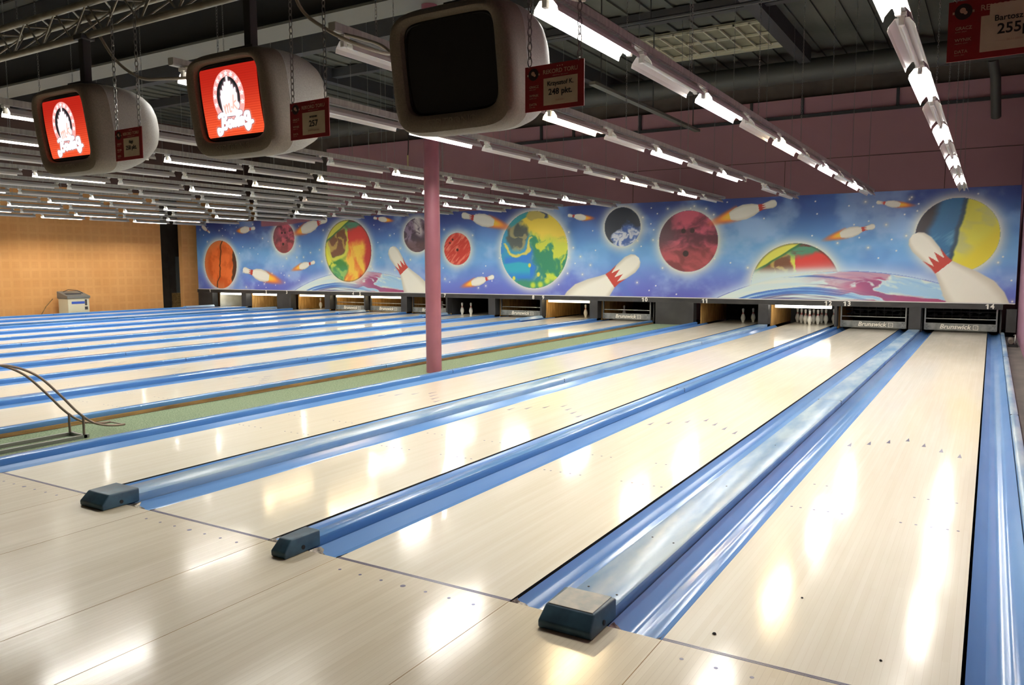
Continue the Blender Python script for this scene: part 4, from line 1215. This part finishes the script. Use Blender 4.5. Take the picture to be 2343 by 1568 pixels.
def make_sign(x, label, name_txt, score, date, serif_big=.036, paper_dx=0.0, paper_dz=0.0, nsize=.024):
    t = thing('record_sign', label, 'sign', (x, .15, 2.31), 0, 'red record signs hanging between the monitors')
    t.rotation_euler = (0, 0, math.radians(-2))
    MB().box(-.148, .148, 0, .004, -.098, .098).build('board', M['sign_red'], t)
    p = MB().box(-.052, .118, -.0016, -.0004, -.078, .038)
    if paper_dx: p.box(-.052 + paper_dx, .148, -.003, -.0018, -.05, .072)
    p.build('paper', M['paper'], t)
    yp = -.0042 if paper_dx else -.003
    link('lettering', text_mesh('lettering', 'REKORD TORU', .025, M['sign_print'], .001, .018), t, (.032, -.002, .064))
    link('lettering', text_mesh('lettering', 'rekord toru  lane record', .0075, M['sign_print'], .0006), t, (.032, -.0015, .047))
    for i, (w, s) in enumerate((('GRACZ', 'spieler, player'), ('WYNIK', 'ergebnis, score'), ('DATA', 'datum, date'))):
        z = .008 - i * .038
        link('lettering', text_mesh('lettering', w, .0145, M['sign_print'], .001, .018, 'LEFT'), t, (-.126, -.001, z))
        link('lettering', text_mesh('lettering', s, .0062, M['sign_print'], .0006, 0, 'LEFT'), t, (-.126, -.001, z - .0105))
    e = MB().tube([(-.104, -.0012, .062), (-.104, -.0002, .062)], .026, 28).build('emblem', M['emblem'], t)
    m = MB().tube([(-.106, -.0022, .066), (-.106, -.0012, .066)], .009, 16).tube([(-.098, -.0022, .058), (-.098, -.0012, .058)], .006, 12)
    m.box(-.136, -.130, -.0016, -.0006, .056, .064).box(-.078, -.072, -.0016, -.0006, .056, .064)
    m.build('emblem_mark', M['sign_print'], e)
    for i in range(3):
        MB().tube([(.018 + i * .012, -.0012, .085), (.018 + i * .012, -.0002, .085)], .003, 5).build('star', M['sign_print'], t)
    cx_ = .033 + paper_dx * .55
    link('lettering', text_mesh('lettering', name_txt, nsize, M['dark_print'], .001, .012), t, (cx_, yp, .012 + paper_dz))
    link('lettering', text_mesh('lettering', score, serif_big, M['dark_print'], .001, .016), t, (cx_, yp, -.024 + paper_dz))
    if date: link('lettering', text_mesh('lettering', date, .0095, M['sign_print'], .0008), t, (cx_, yp, -.060 + paper_dz))
    for s in (-1, 1):
        o = link('chain', SIGN_CHAIN, t, (s * .125, .002, .10 + .74)); 
        MB().tube([(s * .125, -.006, .092), (s * .125, -.006, .104), (s * .125, .006, .108), (s * .125, .008, .098)], .0016, 6).build('hook', M['chain'], t)
SIGN_CHAIN = chain_mesh(.76, .0030, .042, .020)
make_sign(-1.115, 'red record sign reading Krzysztof K. 248 pkt. beside the black monitor', 'Krzysztof K.', '248 pkt.', '13.05.2009 r.', nsize=.0265)
make_sign(-2.59, 'red record sign reading 257 beside a red lit monitor', 'BOGDAN', '257', '12 LISTOPADA 2008', serif_big=.044, nsize=.013)
make_sign(-4.18, 'red record sign reading Biggi 258 pkt. beside the smallest monitor', 'Biggi', '258 pkt.', None, nsize=.024)
make_sign(.54, 'red record sign reading Bartosz W. 255p. hanging at the frame corner', 'Bartosz W.', '255p.', '20.11.2007r', serif_big=.046, paper_dx=.024, paper_dz=.012, nsize=.026)

def cable(name, pts, r, mat, label):
    P = [Vector(p) for p in pts]; out = []
    Q = [P[0]] + P + [P[-1]]
    for i in range(1, len(Q) - 2):
        for k in range(8):
            t = k / 8
            out.append(.5 * (2 * Q[i] + (Q[i + 1] - Q[i - 1]) * t + (2 * Q[i - 1] - 5 * Q[i] + 4 * Q[i + 1] - Q[i + 2]) * t * t + (3 * Q[i] - Q[i - 1] - 3 * Q[i + 1] + Q[i + 2]) * t ** 3))
    out.append(P[-1])
    return tag(MB().tube(out, r, 8).build(name, mat, smooth=True), label, 'cable')
cable('power_cable', [(-5.32, .60, 3.40), (-5.20, .62, 3.26), (-5.02, .64, 3.04), (-4.80, .68, 2.90), (-4.62, .75, 2.885), (-4.45, .9, 2.91), (-4.75, 1.25, 3.08), (-5.22, 1.36, 3.17)], .011, M['cable'],
      'pale drooping cable running from the truss to a light row behind the middle red monitor')
cable('power_cable', [(-3.20, .60, 3.40), (-3.10, .60, 3.10), (-2.93, .64, 2.95), (-2.75, .72, 2.85), (-2.70, .95, 2.84), (-3.0, 1.2, 3.0), (-3.45, 1.36, 3.17)], .011, M['cable'],
      'pale drooping cable hanging between the middle red monitor and the black one')
cable('power_cable', [(-1.75, .60, 3.40), (-1.6, .62, 3.15), (-1.40, .7, 2.92), (-1.32, .85, 2.90), (-1.5, 1.15, 3.05), (-1.82, 1.36, 3.17)], .011, M['cable'],
      'pale drooping cable behind the black monitor running to the first lit strip')
hc = cable('hanging_cable', [(-8.17, 8.0, ZC - .05), (-8.17, 8.0, 5.0), (-8.16, 8.0, 3.75), (-8.18, 8.0, 3.42)], .009, M['black_cable'], 'black cable hanging beside the pink pillar with a yellowed plug')
MB().tube([(-8.18, 8.0, 3.44), (-8.18, 8.0, 3.26)], [.014, .010], 8).build('plug', M['brass'], hc, smooth=True)

# ------------------------------------------------------------------ ball ramp on the carpet
ra = thing('ball_ramp', 'brown tubular ball ramp standing on the green carpet at the frame edge', 'ball ramp', (-6.62, .5, -.03))
def ramp_curve(dx):
    ctl = [(-.75, .55), (-.45, .68), (-.15, .745), (.02, .725), (.22, .62), (.40, .43), (.55, .25), (.68, .135), (.80, .085), (.92, .062), (1.0, .058)]
    out = spline([(y, z) for y, z in ctl], 6)
    return [(dx, y, z) for y, z in out]
for s in (-1, 1):
    MB().tube(ramp_curve(s * .115), .011, 10).build('runner', M['ramp'], ra, smooth=True)
    MB().tube([(s * .115, .60, .03), (s * .115, .60, .21)], .011, 10).build('upright', M['ramp'], ra, smooth=True)
    MB().box(s * .115 - .015, s * .115 + .015, -.9, .64, .0, .03).build('base_rail', M['steel'], ra)
MB().box(-.13, .13, .59, .62, .0, .03).build('cross_bar', M['steel'], ra)
for s in (-1, 1):
    MB().tube([(s * .115, -.5, .03), (s * .115, -.5, .66)], .011, 10).build('upright', M['ramp'], ra, smooth=True)
MB().tube([(-.115, .99, .059), (.115, .99, .059)], .006, 8).build('end_bar', M['ramp'], ra)

# ------------------------------------------------------------------ lane machine by the orange wall
ca = thing('lane_machine', 'beige lane cleaning machine with grey sloping top against the orange wall', 'machine', (-25.72, 12.1, -.12))
MB().box(-.30, .27, -.36, .36, .05, .62).build('cabinet', M['cab_body'], ca, bevel=.012)
m = MB().add([(-.32, -.39, .62), (.30, -.39, .62), (.30, .39, .62), (-.32, .39, .62), (-.32, -.39, .86), (.30, -.39, .70), (.30, .39, .70), (-.32, .39, .86)],
             [(3, 2, 1, 0), (4, 5, 6, 7), (0, 1, 5, 4), (1, 2, 6, 5), (2, 3, 7, 6), (3, 0, 4, 7)])
m.build('top', M['cab_top'], ca, bevel=.012)
MB().box(.27, .274, -.24, .20, .44, .52).build('stripe', M['cab_blue'], ca)
MB().box(.27, .276, .21, .28, .38, .58).build('control_panel', M['cab_dark'], ca)
MB().box(.27, .276, .20, .30, .24, .34).build('socket', M['cab_dark'], ca)
MB().box(-.2, .1, -.3, .2, .75, .79).build('tray', M['cab_dark'], ca)
MB().tube([(-.1, -.3, .84), (-.05, -.15, .91), (.05, .1, .88), (.1, .25, .78)], .012, 6).build('hose', M['black_cable'], ca, smooth=True)
for sx in (-.2, .2):
    for sy in (-.28, .28):
        MB().tube([(sx - .02, sy, .05), (sx + .02, sy, .05)], .05, 12).build('wheel', M['gap'], ca)
tag(MB().tube([(-26.2, 11.2, -.12), (-26.05, 11.35, .25), (-25.9, 11.5, .5)], .014, 6).build('broom_stick', M['old_wood']), 'thin stick leaning beside the beige machine at the orange wall', 'stick')

for (x, y, r), lb in (((-.36, .16, .009), 'largest dark crumb on lane 14 near the wide end block'), ((-.12, .72, .006), 'dark crumb on lane 14 beyond the largest crumb'), ((.26, .27, .006), 'greenish crumb on lane 14 near the foul line')):
    o = MB().lathe([(r * .5, 0), (r, r * .3), (r * .7, r * .8), (r * .2, r)], 7).build('crumb', M['gap'])
    o.location = (x, y, 0); tag(o, lb, 'crumb')
# small tripod gadget by the right wall at the end of lane 14
eq = thing('motor_unit', 'small dark motor unit on the grey floor beside the end of lane 14', 'machine', (.96, 14.9, -.04))
MB().box(-.08, .08, -.22, .22, 0, .05).build('base_plate', M['gap'], eq)
MB().tube([(-.03, -.2, .10), (-.03, .12, .12)], .045, 12).build('motor', M['dark_wall'], eq, smooth=True)
MB().tube([(.04, -.1, .05), (.04, -.05, .22), (.02, .1, .20)], .012, 8).build('bracket', M['steel'], eq)
